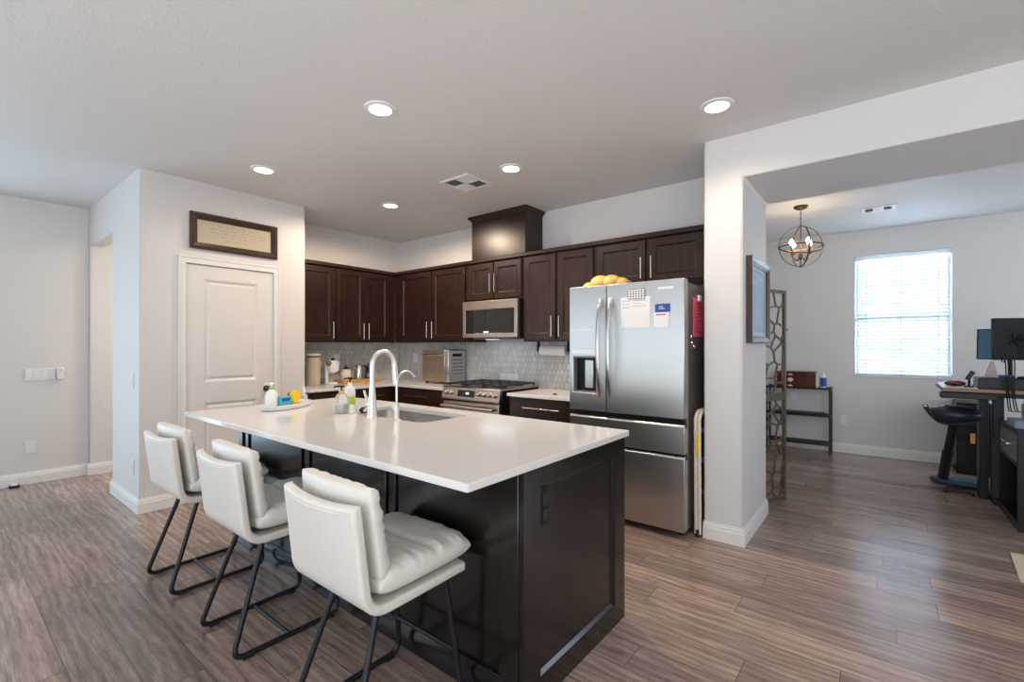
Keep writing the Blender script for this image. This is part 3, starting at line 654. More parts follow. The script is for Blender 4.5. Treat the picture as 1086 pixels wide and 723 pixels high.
for z in (.69, .75): on(FX(IX1 - .0064)).box(1.448, 1.480, z - .022, z + .022, 0, .003).build('socket', 'rubber', ou, bevel=.002)
# cabinet doors on the working side
for x0 in (-3.40, -2.80, -2.20, -1.60):
    dd = shaker(MB(), 0, .58, .12, .86) if False else None
    bb = MB(); bb.T = Matrix(((1, 0, 0, x0), (0, 0, 1, IY1 + .001), (0, 1, 0, 0), (0, 0, 0, 1))); shaker(bb, 0, .57, .12, .86, 0, .02, .06).build('door', 'island_wood', isl, bevel=.0025)
# quartz slab with the sink cut-out
SX0, SX1, SY0, SY1 = -2.70, -1.945, 1.672, 2.04
def bigloop(a0, a1, b0, b1, n=6):
    p = []; c = [((a0 + a1) / 2, b0), (a1, b0)]
    return rrect(a0, a1, b0, b1, .006, 5)
tag(MB().ring(bigloop(-3.4425, -.9805, 1.0193, 2.165), rrect(SX0, SX1, SY0, SY1, .07, 5), IT + .001, IT + .029, 'z').build('island_countertop', 'quartz', None, bevel=.003, angle=25), 'long white quartz countertop on the dark island', 'countertop')
b = MB(); o1 = rrect(SX0 - .006, SX1 + .006, SY0 - .006, SY1 + .006, .075, 5); n = len(o1)
o0 = rrect(SX0 - .03, SX1 + .03, SY0 - .025, SY1 + .025, .08, 5); o2 = rrect(SX0 + .012, SX1 - .012, SY0 + .012, SY1 - .012, .07, 5); o3 = rrect(SX0 + .05, SX1 - .05, SY0 + .05, SY1 - .05, .05, 5)
vs = [(x, y, IT) for x, y in o0] + [(x, y, IT) for x, y in o1] + [(x, y, IT - .17) for x, y in o2] + [(x, y, IT - .20) for x, y in o3]
b.add(vs, [(k * n + i, k * n + (i + 1) % n, (k + 1) * n + (i + 1) % n, (k + 1) * n + i) for k in range(3) for i in range(n)] + [tuple(range(3 * n, 4 * n))])
sk = thing('sink', 'undermount stainless steel sink in the island countertop', 'sink', (-2.32, 1.86, IT - .2))
b.build('basin', 'sink_steel', sk, angle=60)
MB().lathe((-2.32, 1.92, IT - .198), [(.045, 0), (.045, .004), (.03, .002), (.01, .001)], 20).build('drain', 'chrome', sk)

TZ = IT + .0295
# ------------------------------------------------------------------ faucets
t = thing('faucet', 'tall brushed nickel gooseneck kitchen faucet behind the sink', 'faucet', (-2.318, 1.615, TZ))
fx, fy = -2.318, 1.615
MB().lathe((fx, fy, TZ), [(.031, 0), (.031, .008), (.027, .02), (.023, .10), (.017, .17), (.0155, .19)], 24).build('base', 'nickel', t)
P = [(fx, fy, TZ + .185), (fx, fy, TZ + .28)]
for i in range(1, 13):
    a = PI * i / 13 * 1.05; P.append((fx, fy + .078 * (1 - math.cos(a)), TZ + .30 + .082 * math.sin(a)))
e = P[-1]; MB().tube(P, .0145, 14).build('spout', 'nickel', t)
MB().tube([e, (e[0], e[1] + .004, e[2] - .03), (e[0], e[1] + .012, e[2] - .12)], [.0155, .017, .020], 14).build('spray_head', 'nickel', t)
MB().box(e[0] - .006, e[0] + .006, e[1] + .02, e[1] + .03, e[2] - .085, e[2] - .05).build('button', 'black', t, bevel=.002)
b = MB().tube([(fx, fy, TZ + .075), (fx - .045, fy, TZ + .078)], .016, 12); b.tube([(fx - .04, fy, TZ + .078), (fx - .055, fy + .002, TZ + .10), (fx - .075, fy - .004, TZ + .155)], [.010, .009, .007], 10); b.build('lever', 'nickel', t)
t = thing('filter_faucet', 'slim brushed nickel filtered water tap with thin curved spout, right of the tall faucet', 'faucet', (-2.115, 1.632, TZ))
fx, fy = -2.115, 1.632
MB().lathe((fx, fy, TZ), [(.026, 0), (.026, .005), (.016, .010), (.0145, .05), (.017, .06), (.013, .085), (.007, .095)], 20).build('base', 'nickel', t)
P = [(fx, fy, TZ + .09), (fx, fy, TZ + .20)]
for i in range(1, 12):
    a = PI * i / 12 * .93; P.append((fx, fy + .066 * (1 - math.cos(a)), TZ + .205 + .068 * math.sin(a)))
MB().tube(P, .0062, 12).build('spout', 'nickel', t)
MB().tube([(fx, fy, TZ + .065), (fx - .03, fy + .004, TZ + .068)], .007, 10).ball((fx - .032, fy + .004, TZ + .072), .010, 10, 1, 1, 1.6).build('lever', 'nickel', t)

# ------------------------------------------------------------------ things on the island
def pump_bottle(x, y, s, label, body, neck, head, h=.14, r=.034, name='soap_bottle', lab=None):
    t = thing(name, label, 'bottle', (x, y, TZ))
    MB().lathe((x, y, s), [(r * .92, 0), (r, .006), (r, h * .72), (r * .8, h * .88), (r * .38, h)], 22).build('bottle', body, t)
    MB().lathe((x, y, s + h), [(r * .42, 0), (r * .42, h * .12), (r * .2, h * .13)], 14).build('collar', neck, t)
    b = MB().cyl((x, y, s + h * 1.12), r * .14, h * .16, 'z', 10).box(x - r * .28, x + r * .28, y - r * .3, y + r * .3, s + h * 1.27, s + h * 1.36).tube([(x, y, s + h * 1.315), (x - r * .7, y - r * .7, s + h * 1.31), (x - r * .8, y - r * .8, s + h * 1.25)], r * .13, 8)
    b.build('pump', head, t); return t
t = pump_bottle(-2.63, 1.610, TZ, 'clear soap bottle with black pump and orange collar left of the tall faucet', 'bead_clear', 'orange', 'black', .125, .040)
MB().lathe((-2.63, 1.61, TZ + .003), [(.034, 0), (.036, .004), (.036, .055), (.035, .056)], 20).build('liquid', 'plastic_white', t)
t = pump_bottle(-2.735, 1.735, TZ, 'tall white and lime dish soap bottle behind the clear soap bottle', 'lime', 'white', 'black', .155, .034, 'dish_soap_bottle')
MB().lathe((-2.735, 1.735, TZ + .085), [(.0345, 0), (.0347, .026), (.030, .052), (.0145, .071)], 20).build('white_top', 'white', t)
tag(MB().lathe((-2.565, 1.648, TZ), [(.019, 0), (.021, .002), (.022, .052), (.018, .052), (.017, .006), (.002, .005)], 18).build('cup', 'white'), 'small white cup standing beside the clear soap bottle', 'cup')
t = thing('scrub_brush', 'small dark dish brush lying left of the tall faucet base', 'brush', (-2.46, 1.66, TZ))
MB().ball((-2.50, 1.68, TZ + .021), .026, 12, 1.1, 1, .8).build('bristles', 'black', t); MB().tube([(-2.485, 1.675, TZ + .02), (-2.43, 1.66, TZ + .034), (-2.385, 1.65, TZ + .05)], [.010, .012, .009], 10).build('grip', 'cream', t)
# tray
tc = (-3.145, 1.525)
def oval(r0, r1, n=36): return [(tc[0] + r0 * math.cos(2 * PI * i / n) * math.cos(.2) - r1 * math.sin(2 * PI * i / n) * -math.sin(.2), tc[1] + r0 * math.cos(2 * PI * i / n) * -math.sin(.2) * -1 * -1 + r1 * math.sin(2 * PI * i / n) * math.cos(.2)) for i in range(n)]
t = thing('tray', 'white oval tray at the far left of the island countertop', 'tray', (tc[0], tc[1], TZ))
TA = .44
def ovp(a, r0, r1, z):
    p, q = r0 * math.cos(a), r1 * math.sin(a); return (tc[0] + p * math.cos(TA) - q * math.sin(TA), tc[1] + p * math.sin(TA) + q * math.cos(TA), TZ + z)
b = MB(); n = 40; prof = [(.085, .185, 0), (.095, .20, .004), (.108, .215, .030), (.104, .211, .032), (.092, .195, .010), (.002, .004, .008)]
vs = [ovp(2 * PI * i / n, a_, c_, z) for a_, c_, z in prof for i in range(n)]
b.add(vs, [(k * n + i, k * n + (i + 1) % n, (k + 1) * n + (i + 1) % n, (k + 1) * n + i) for k in range(len(prof) - 1) for i in range(n)] + [tuple(range(n)), tuple(range((len(prof) - 1) * n, len(prof) * n))]); b.build('dish', 'white', t)
def tp(q, p=0): return ovp(PI / 2, 0, q, .011)[:2] if q > 0 else ovp(-PI / 2, 0, -q, .011)[:2]
x, y = tp(-.15); pump_bottle(x, y, TZ + .0105, 'white lotion bottle with green pump collar on the oval tray', 'white', 'green', 'white', .125, .036, 'lotion_bottle')
x, y = tp(-.075); x += .045; y += .01
t = thing('small_box', 'small teal box standing on the oval tray', 'box', (x, y, TZ + .0105), .25)
b = MB(); b.box(-.014, .014, -.042, .042, 0, .075); b.build('carton', 'teal', t, bevel=.002, local=True)
b = MB(); b.box(.0142, .0148, -.032, .032, .045, .065); b.build('label_panel', 'brightblue', t, smooth=False, local=True)
x, y = tp(.075)
t = thing('scrub_sponge', 'round yellow scrub sponge with dark rim in the oval tray', 'sponge', (x, y, TZ + .0105))
b = MB(); b.T = Matrix.Translation((x, y, TZ + .062)) @ Matrix.Rotation(.5, 4, 'Z') @ Matrix.Rotation(PI / 2 - .25, 4, 'Y')
pts = [(.05 * (1 + .05 * math.cos(12 * 2 * PI * i / 48)) * math.cos(2 * PI * i / 48), .05 * (1 + .05 * math.cos(12 * 2 * PI * i / 48)) * math.sin(2 * PI * i / 48)) for i in range(48)]
b.prism(pts, -.012, .014, 'z'); b.build('pad', 'yellow', t, bevel=.004); b.v = []; b.f = []
b.cyl((0, 0, -.03), .043, .017, 'z', 24); b.build('holder', 'black', t)
x, y = tp(.165); t = thing('dropper_bottle', 'small clear bottle with a white cap at the right end of the oval tray', 'bottle', (x, y, TZ + .0105))
MB().lathe((x, y, TZ + .0105), [(.020, 0), (.022, .004), (.022, .055), (.009, .07)], 16).build('bottle', 'bead_clear', t); MB().lathe((x, y, TZ + .0805), [(.010, 0), (.010, .02), (.006, .045), (.003, .05)], 12).build('cap', 'white', t)
x, y = tp(.13); x += .05; y -= .02; t = thing('soap_bar', 'cream soap bar beside the round yellow sponge', 'soap', (x, y, TZ + .0105))
MB().ball((x, y, TZ + .029), .024, 14, 1, 1.2, .75).build('bar', 'cream', t)

# ------------------------------------------------------------------ things on the back counters
C0 = CT + .001
t = thing('toaster_oven', 'countertop toaster oven with coppery steel door left of the range', 'oven', (-4.12, 3.87, C0))
MB().box(-4.33, -3.90, 3.735, 4.02, C0 + .022, 1.285).build('body', 'steel', t, bevel=.012)
d = MB().box(-4.325, -3.945, 3.715, 3.734, C0 + .03, 1.28).build('door', 'steel_warm', t, bevel=.006)
b = MB().tube([(-4.30, 3.69, 1.225), (-3.97, 3.69, 1.225)], .009, 10)
for x in (-4.28, -3.99): b.box(x - .008, x + .008, 3.69, 3.716, 1.217, 1.233)
b.build('handle', 'chrome', d)
b = on(FX(-3.8999))
for z in (1.0, 1.04, 1.08, 1.12, 1.16): b.box(3.79, 3.97, z, z + .012, 0, .0015)
b.build('vent_slots', 'greymetal', t, smooth=False)
on(FX(-3.8999)).box(3.80, 3.95, 1.205, 1.24, 0, .002).build('side_grille', 'black', t, smooth=False)
for x in (-4.29, -3.94):
    for y in (3.76, 3.99): MB().cyl((x, y, C0), .016, .024, 'z', 12).build('foot', 'black', t)
t = thing('paper_towel_holder', 'white paper towel roll hanging under the wall cabinet beside the refrigerator', 'paper towel', (-2.57, 3.93, 1.29))
MB().tube([(-2.735, 3.93, 1.285), (-2.435, 3.93, 1.285)], .052, 24).build('roll', 'paper', t)
b = MB().tube([(-2.77, 3.93, 1.285), (-2.415, 3.93, 1.285)], .007, 10).box(-2.425, -2.405, 3.915, 3.945, 1.27, 1.371).box(-2.785, -2.765, 3.915, 3.945, 1.27, 1.371).build('bracket', 'black', t)
tag(MB().lathe((-2.36, 3.60, C0), [(.02, 0), (.024, .004), (.004, .010)], 12).build('stopper', 'bronze'), 'small brown stopper lying on the short countertop', 'stopper')
t = thing('canister', 'tall beige canister with dark banded lid beside the pantry wall', 'canister', (-5.02, 2.725, C0))
MB().lathe((-5.02, 2.725, C0), [(.068, 0), (.072, .004), (.074, .31), (.070, .315)], 28).build('body', 'beige', t)
MB().lathe((-5.02, 2.725, C0 + .316), [(.071, 0), (.071, .014)], 28).build('band', 'black', t); MB().lathe((-5.02, 2.725, C0 + .3305), [(.075, 0), (.076, .018), (.068, .026), (.01, .028)], 28).build('lid', 'cream', t)
t = thing('coffee_maker', 'white rounded drip coffee maker with dark basket right of the canister', 'coffee maker', (-5.0, 2.92, C0))
MB().lathe((-5.0, 2.95, C0), [(.05, 0), (.055, .006), (.055, .022), (.05, .026)], 24).build('base', 'white', t)
MB().lathe((-5.0, 2.95, C0 + .12), [(.02, 0), (.06, .03), (.072, .09), (.066, .14), (.03, .155)], 24).build('bowl', 'white', t)
MB().box(-5.05, -5.0, 2.865, 2.90, C0, C0 + .25).build('column', 'white', t, bevel=.012); MB().ball((-4.97, 2.88, C0 + .245), .032, 14).build('basket', 'greymetal', t)
MB().ball((-5.0, 2.95, C0 + .285), .022, 14).build('cap_knob', 'black', t)
t = thing('cutting_tray', 'long low bamboo serving tray on the left counter holding teapot and kettle', 'tray', (-5.0, 3.24, C0))
MB().box(-5.12, -4.93, 3.045, 3.535, C0, C0 + .012).box(-4.935, -4.925, 3.045, 3.535, C0, C0 + .045).box(-5.125, -5.115, 3.045, 3.535, C0, C0 + .045).box(-5.12, -4.93, 3.04, 3.05, C0, C0 + .045).box(-5.12, -4.93, 3.53, 3.54, C0, C0 + .045).build('board', 'bamboo', t, bevel=.002)
C1 = C0 + .0125
t = thing('teapot', 'cream teapot with dark lid at the left end of the bamboo tray', 'teapot', (-5.02, 3.13, C1))
MB().lathe((-5.02, 3.13, C1), [(.035, 0), (.05, .01), (.062, .06), (.062, .11), (.045, .15), (.03, .155)], 24).build('pot', 'cream', t)
MB().lathe((-5.02, 3.13, C1 + .156), [(.034, 0), (.034, .012), (.012, .02), (.012, .04), (.003, .042)], 18).build('lid', 'black', t)
MB().tube([(-5.02, 3.185, C1 + .13), (-5.02, 3.225, C1 + .12), (-5.02, 3.225, C1 + .06), (-5.02, 3.19, C1 + .045)], .007, 8).build('handle', 'cream', t)
t = thing('kettle', 'stainless steel kettle in the middle of the bamboo tray', 'kettle', (-5.02, 3.315, C1))
MB().lathe((-5.02, 3.315, C1), [(.064, 0), (.066, .01), (.060, .15), (.05, .195), (.01, .21)], 28).build('body', 'chrome', t)
MB().tube(fillet([(-5.02, 3.375, C1 + .19), (-5.02, 3.41, C1 + .18), (-5.02, 3.405, C1 + .05), (-5.02, 3.375, C1 + .03)], .03), .009, 8).build('handle', 'black', t)
MB().tube([(-5.02, 3.265, C1 + .16), (-5.02, 3.235, C1 + .195)], [.018, .010], 10).build('spout', 'chrome', t)
for y, l in ((3.443, 'slim black bottle beside the kettle on the bamboo tray'), (3.500, 'slim black bottle at the right end of the bamboo tray')):
    t = thing('oil_bottle', l, 'bottle', (-5.03, y, C1), 0, 'black bottles on the bamboo tray')
    MB().lathe((-5.03, y, C1), [(.023, 0), (.025, .004), (.025, .13), (.012, .165), (.011, .19)], 18).build('bottle', 'blackglass', t); MB().lathe((-5.03, y, C1 + .1905), [(.013, 0), (.013, .022), (.006, .03)], 14).build('cap', 'greymetal', t)
    MB().lathe((-5.03, y, C1 + .04), [(.0253, 0), (.0253, .055)], 18).build('label_band', 'greybox', t)

# ------------------------------------------------------------------ wall plates
def plate(T, u, v, w, h, label, kind='outlet', n=1, cat='outlet', plug=False):
    c = T @ Vector((u, v, 0)); t = thing('wall_' + kind, label, cat, tuple(c))
    on(T).box(u - w / 2, u + w / 2, v - h / 2, v + h / 2, .0005, .007).build('plate', 'plastic_white', t, bevel=.003)
    for i in range(n):
        uu = u - w / 2 + w * (i + .5) / n
        if kind == 'switch': on(T).box(uu - .016, uu + .016, v - .033, v + .033, .0072, .011).build('rocker', 'white', t, bevel=.002)
        else:
            for s in (-.021, .021):
                k_ = on(T).prism(rrect(uu - .017, uu + .017, v + s - .014, v + s + .014, .008, 3), .0072, .009, 'z').build('socket', 'white', t)
                on(T).box(uu - .007, uu - .005, v + s - .004, v + s + .006, .0091, .0096).box(uu + .005, uu + .007, v + s - .004, v + s + .006, .0091, .0096).build('slots', 'ink', k_, smooth=False)
    return t
plate(FX(-6.45), .705, 1.053, .215, .118, 'wide white four-rocker switch plate on the far left wall', 'switch', 4, 'light switch')
plate(FX(-6.45), .638, .352, .078, .125, 'white wall outlet low on the far left wall')
plate(FY(1.06), -4.80, 1.045, .075, .12, 'white switch plate on the bluish wall end beside the pantry corner', 'switch', 1, 'light switch')
plate(FY(1.06), -4.79, .345, .075, .12, 'white outlet low on the wall end beside the pantry corner')
plate(FY(4.057), -4.86, 1.17, .078, .125, 'white outlet on the tiles left of the toaster oven')
plate(FY(4.057), -4.0 + .035, 1.19, .078, .125, 'white switch plate on the tiles right of the toaster oven', 'switch', 1, 'light switch')
plate(FY(4.057), -3.26, .985, .26, .075, 'wide low white plate on the tiles behind the range', 'switch', 3, 'light switch')
plate(FX(-5.202), 3.115, 1.165, .078, .125, 'white outlet on the tiles above the cream teapot')
plate(FY(7.15), -.385, .41, .075, .12, 'white outlet on the dining room wall beneath the window')
plate(FY(7.15), -.93, .68, .075, .12, 'white outlet on the dining room wall behind the black shelf')
t = thing('air_freshener', 'small white device mounted right of the wide switch plate', 'wall sensor', (-6.45, .845, 1.06)); on(FX(-6.45)).box(.818, .872, .995, 1.115, .0005, .03).build('case', 'plastic_white', t, bevel=.008); on(FX(-6.4199)).cyl((.845, 1.09, 0), .006, .001, 'z', 12).build('lens', 'ink', t)
t = thing('door_stop', 'small black and white door stop on the floor by the far left wall', 'door stop', (-6.40, .525, 0)); MB().box(-6.43, -6.36, .49, .56, .001, .018).build('pad', 'black', t, bevel=.004); MB().lathe((-6.40, .525, .0185), [(.025, 0), (.022, .018), (.005, .022)], 14).build('cap', 'white', t)

# ------------------------------------------------------------------ pictures
t = thing('picture_frame', 'wide brown framed cream script sign hanging above the pantry door', 'picture', (-4.61, 1.765, 2.16))
T = FX(-4.618); u0, u1, v0, v1 = 1.400, 2.130, 2.165, 2.478
def frame_mould(T, u0, u1, v0, v1, w, prof):
    b = on(T); n = len(prof); loops = []
    for e, d in prof: loops.append([(p, q, d) for p, q in rect(u0 + e, u1 - e, v0 + e, v1 - e)])
    vs = [p for l in loops for p in l]; fs = []
    for k in range(n):
        kk = (k + 1) % n
        fs += [(k * 4 + i, k * 4 + (i + 1) % 4, kk * 4 + (i + 1) % 4, kk * 4 + i) for i in range(4)]
    return b.add(vs, fs)
fm = frame_mould(T, u0, u1, v0, v1, .06, [(0, 0), (0, .024), (.008, .03), (.022, .030), (.030, .022), (.040, .020), (.048, .012), (.058, .010), (.058, 0)]).build('frame', 'frame_wood', t, smooth=False)
on(T).box(u0 + .05, u1 - .05, v0 + .05, v1 - .05, .002, .006).build('print', 'cream_paper', t, smooth=False)
b = on(T @ Matrix.Translation((0, 0, .0065))); rnd = random.Random(3)
for row, (a, c) in enumerate([(1.62, 1.90), (1.55, 1.98), (1.56, 1.97), (1.64, 1.94), (1.68, 1.86)]):
    v = 2.385 - row * .030; u = a
    while u < c:
        ln = rnd.uniform(.03, .085); k = int(ln / .004); P = []
        for i in range(k + 1): P.append((u + i * .004, v + .006 * math.sin(i * 1.5) + (.010 if rnd.random() < .12 else 0), 0))
        for p, q in zip(P[:-1], P[1:]):
            b.add([(p[0], p[1] - .0013, 0), (q[0], q[1] - .0013, 0), (q[0], q[1] + .0013, 0), (p[0], p[1] + .0013, 0)], [(0, 1, 2, 3)])
        u += ln + .018
b.build('script_lettering', 'ink_brown', t, smooth=False)
on(FX(-4.62)).cyl((1.765, 2.492, 0), .004, .01, 'z', 8).build('nail', 'bronze', t)
t = thing('picture_frame', 'tall framed picture with glossy mat on the side of the dining opening pier', 'picture', (-.72, 3.80, 1.36))
T = FX(-.729); u0, u1, v0, v1 = 3.475, 4.11, 1.350, 1.945
frame_mould(T, u0, u1, v0, v1, .06, [(0, 0), (0, .034), (.006, .038), (.03, .034), (.05, .020), (.05, 0)]).build('frame', 'frame_wood', t, smooth=False)
on(T).box(u0 + .045, u1 - .045, v0 + .045, v1 - .045, .004, .010).build('print', 'greypic', t, smooth=False)
frame_mould(T, u0 + .045, u1 - .045, v0 + .045, v1 - .045, .04, [(0, .010), (0, .014), (.035, .013), (.035, .010)]).build('mat', 'mat_board', t, smooth=False)

# ------------------------------------------------------------------ bar stools
def pillow(b, w, d, t, seam=None, n=40, seed=0, wr=.004, back=.7):
    rnd = random.Random(seed); ph = [rnd.uniform(0, 6) for _ in range(8)]
    def pos(i, j, top):
        s = -1 + 2 * i / n; q = -1 + 2 * j / n
        s = math.copysign(1 - (1 - abs(s)) ** 1.35, s); q = math.copysign(1 - (1 - abs(q)) ** 1.35, q)
        x = w / 2 * s * (1 - .03 * q ** 6); y = d / 2 * q * (1 - .03 * s ** 6)
        e = max(abs(s), abs(q)); ef = e ** 4 * (1 - e ** 24)
        h = t / 2 * (max(0, (1 - abs(s) ** 7) * (1 - abs(q) ** 7))) ** .40
        h *= 1 + .08 * math.sin(3.1 * s + ph[0]) * math.sin(2.7 * q + ph[1])
        if top:
            al = s if abs(q) > abs(s) else q
            h += wr * ef * (math.sin(23 * al + ph[2] + 2 * math.sin(5 * al)) + .6 * math.sin(41 * al + ph[3]))
            if seam is not None: h -= .010 * math.exp(-((q - seam - .06 * s * s) / .05) ** 2)
            h -= .006 * math.exp(-((s * .6 + q * .8 + .35) / .10) ** 2)
        return (x, y, (h if top else -h * back) if e < .9999 else 0)
    m_ = n + 1; vs = [pos(i, j, 1) for i in range(m_) for j in range(m_)] + [pos(i, j, 0) for i in range(m_) for j in range(m_)]
    fs = []
    for i in range(n):
        for j in range(n):
            a = i * m_ + j; fs.append((a, a + m_, a + m_ + 1, a + 1)); c = m_ * m_; fs.append((c + a, c + a + 1, c + a + m_ + 1, c + a + m_))
    b.add(vs, fs)
def make_stool(label, loc):
    t = thing('bar_stool', label, 'bar stool', loc, 0, 'cream bar stools along the island')
    hw = .222; th_ = .034
    ctr = fillet([(0, -.272, .835), (0, -.205, .492), (0, .225, .500)], .075, 8)
    # resample extra points along the straight runs
    P = []
    for a, c in zip(ctr[:-1], ctr[1:]):
        k = max(1, int((c - a).length / .035))
        P += [a + (c - a) * (i / k) for i in range(k)]
    P.append(ctr[-1]); n = len(P)
    def off(i, sgn):
        tt = (P[min(i + 1, n - 1)] - P[max(i - 1, 0)]).normalized(); nn = Vector((0, tt.z, -tt.y))   # normal on the sitter's side
        nn = -nn
        return P[i] + nn * (sgn * th_ / 2)
    nx = 14; vs = []; fs = []; loop = [off(i, 1) for i in range(n)] + [off(i, -1) for i in reversed(range(n))]; ml = len(loop)
    for k in range(nx + 1):
        s = -1 + 2 * k / nx
        for p in loop:
            hgt = max(0, min(1, (p.z - .55) / .28)); fw = max(0, min(1, (p.y - .0) / .22))
            x = s * hw * (1 - .10 * (1 - hgt) * max(0, 1 - (p.z - .45) / .4) * 0 - .02 * hgt)
            y = p.y + .022 * hgt * s * s; z = p.z + .010 * hgt * abs(s) ** 2.2
            if fw > 0: y -= .012 * fw * s ** 4
            vs.append((x, y, z))
    for k in range(nx):
        for i in range(ml): fs.append((k * ml + i, k * ml + (i + 1) % ml, (k + 1) * ml + (i + 1) % ml, (k + 1) * ml + i))
    fs += [tuple(range(ml))[::-1], tuple(range(nx * ml, (nx + 1) * ml))]
    sh_ = MB().add(vs, fs).build('seat_shell', 'leather', t, bevel=.010, seg=3, local=True, angle=50)
    # piping round the back of the shell
    pp = []
    for k in range(17):
        s = -1 + 2 * k / 16; pp.append((s * hw * .92, -.2845 + .022 * s * s * .85, .811 + .010 * abs(s) ** 2.2))
    pp = [(-hw * .92, -.2345, .56), (-hw * .92, -.2455, .68)] + pp + [(hw * .92, -.2455, .68), (hw * .92, -.2345, .56)]
    MB().tube(pp, .003, 8).build('piping', 'leather', sh_, local=True)
    b = MB(); b.T = Matrix.Translation((0, .034, .567)) @ Matrix.Rotation(.02, 4, 'X'); pillow(b, .460, .425, .115, .10, seed=1, wr=.006); b.build('seat_cushion', 'leather_cushion', t, local=True, sub=1)
    b = MB(); b.T = Matrix.Translation((0, -.180, .722)) @ Matrix.Rotation(math.radians(-79), 4, 'X'); pillow(b, .435, .335, .10, None, seed=2, wr=.008, back=.42)
    # the back cushion wraps slightly with the shell
    b.v = [(x, y + .016 * (x / .22) ** 2 * max(0, min(1, (z - .55) / .3)), z) for x, y, z in b.v]
    b.build('back_cushion', 'leather_cushion', t, local=True, sub=1)
    for s in (-1, 1):
        path = fillet([(s * .120, -.10, .488), (s * .186, -.262, .014), (s * .190, .222, .014), (s * .150, .165, .488)], .055, 7)
        MB().tube(path, .0115, 10).build('leg', 'blackmetal', t, local=True)
    MB().tube([(-.189, -.02, .014), (.189, -.02, .014)], .0085, 10).build('crossbar', 'blackmetal', t, local=True)
    MB().tube([(-.172, .202, .17), (.172, .202, .17)], .0095, 10).build('footrest', 'blackmetal', t, local=True)
    b = MB()
    MB().box(-.16, .16, -.12, .19, .474, .484).build('mounting_plate', 'blackmetal', t, local=True, bevel=.002)
    for sx_ in (-1, 1):
        for y in (-.20, .17): MB().box(sx_ * .188 - .013, sx_ * .188 + .013, y - .022, y + .022, 0, .008).build('foot_pad', 'rubber', t, local=True, bevel=.002)
    return t
s0 = make_stool('cream leather bar stool nearest the camera, at the right end of the island', (-1.455, 1.06, 0))
dup(s0, (-2.312, 1.06, 0), 0, 'cream leather bar stool in the middle of the row along the island')
dup(s0, (-3.135, 1.058, 0), .02, 'cream leather bar stool farthest left, beside the pantry wall corner')

# ------------------------------------------------------------------ dining room: chandelier
cx_, cy_, cz_ = -.655, 5.524, 2.335
t = thing('chandelier', 'bronze orb chandelier with four lit candle bulbs in the dining room', 'chandelier', (cx_, cy_, H))
MB().lathe((cx_, cy_, H - .035), [(.03, 0), (.055, .012), (.066, .03), (.066, .034)], 24).build('canopy', 'bronze', t)
b = MB(); z = H - .035; k = 0
while z > cz_ + .215:
    P = []
    for i in range(10):
        a = 2 * PI * i / 10; p, q = .007 * math.cos(a), .016 * math.sin(a); P.append((cx_ + (p if k % 2 else 0), cy_ + (0 if k % 2 else p), z - .012 + q))
    b.tube(P, .0022, 6, closed=True); z -= .025; k += 1
b.build('chain', 'bronze', t)
R = .205
def ringo(rot, r=R):
    b = MB(); b.T = Matrix.Translation((cx_, cy_, cz_)) @ rot; n = 48
    vs = []
    for i in range(n):
        a = 2 * PI * i / n
        for rr_, h_ in ((r, -.006), (r, .006), (r - .004, .006), (r - .004, -.006)): vs.append((rr_ * math.cos(a), rr_ * math.sin(a), h_))
    fs = [(i * 4 + k, i * 4 + (k + 1) % 4, ((i + 1) % n) * 4 + (k + 1) % 4, ((i + 1) % n) * 4 + k) for i in range(n) for k in range(4)]
    b.add(vs, fs).build('orb_ring', 'bronze', t)
for a in (.5, .5 + PI / 2): ringo(Matrix.Rotation(a, 4, 'Z') @ Matrix.Rotation(PI / 2, 4, 'X'))
ringo(Matrix.Identity(4), R - .006); ringo(Matrix.Rotation(.45, 4, 'X') @ Matrix.Rotation(.15, 4, 'Y'), R - .004)
MB().tube([(cx_, cy_, cz_ + .21), (cx_, cy_, cz_ - .195)], .005, 10).ball((cx_, cy_, cz_ - .20), .012, 12).lathe((cx_, cy_, cz_ - .13), [(.008, 0), (.024, .012), (.016, .05), (.007, .08)], 14).ball((cx_, cy_, cz_ + .208), .012, 12).build('stem', 'bronze', t)
for k in range(4):
    a = .8 + k * PI / 2; dx, dy = math.cos(a), math.sin(a)
    P = [(cx_ + dx * r, cy_ + dy * r, cz_ + z) for r, z in ((.01, -.11), (.04, -.135), (.08, -.125), (.10, -.09), (.102, -.065))]
    ar = MB().tube(P, .0045, 8).lathe((cx_ + dx * .102, cy_ + dy * .102, cz_ - .066), [(.006, 0), (.024, .008), (.022, .011), (.009, .013)], 14).build('arm', 'bronze', t)
    MB().cyl((cx_ + dx * .102, cy_ + dy * .102, cz_ - .053), .009, .062, 'z', 12).build('candle_sleeve', 'bronze', ar)
    MB().lathe((cx_ + dx * .102, cy_ + dy * .102, cz_ + .0095), [(.008, 0), (.021, .02), (.019, .036), (.007, .058), (.001, .066)], 14).build('bulb', 'bulb_glow', ar)
l = bpy.data.lights.new('lamp', 'POINT'); l.energy = 4; l.color = (1, .75, .5); l.shadow_soft_size = .08; o = bpy.data.objects.new('lamp', l); COL.objects.link(o); o.parent = t; o.location = (0, 0, cz_ - H + .03)

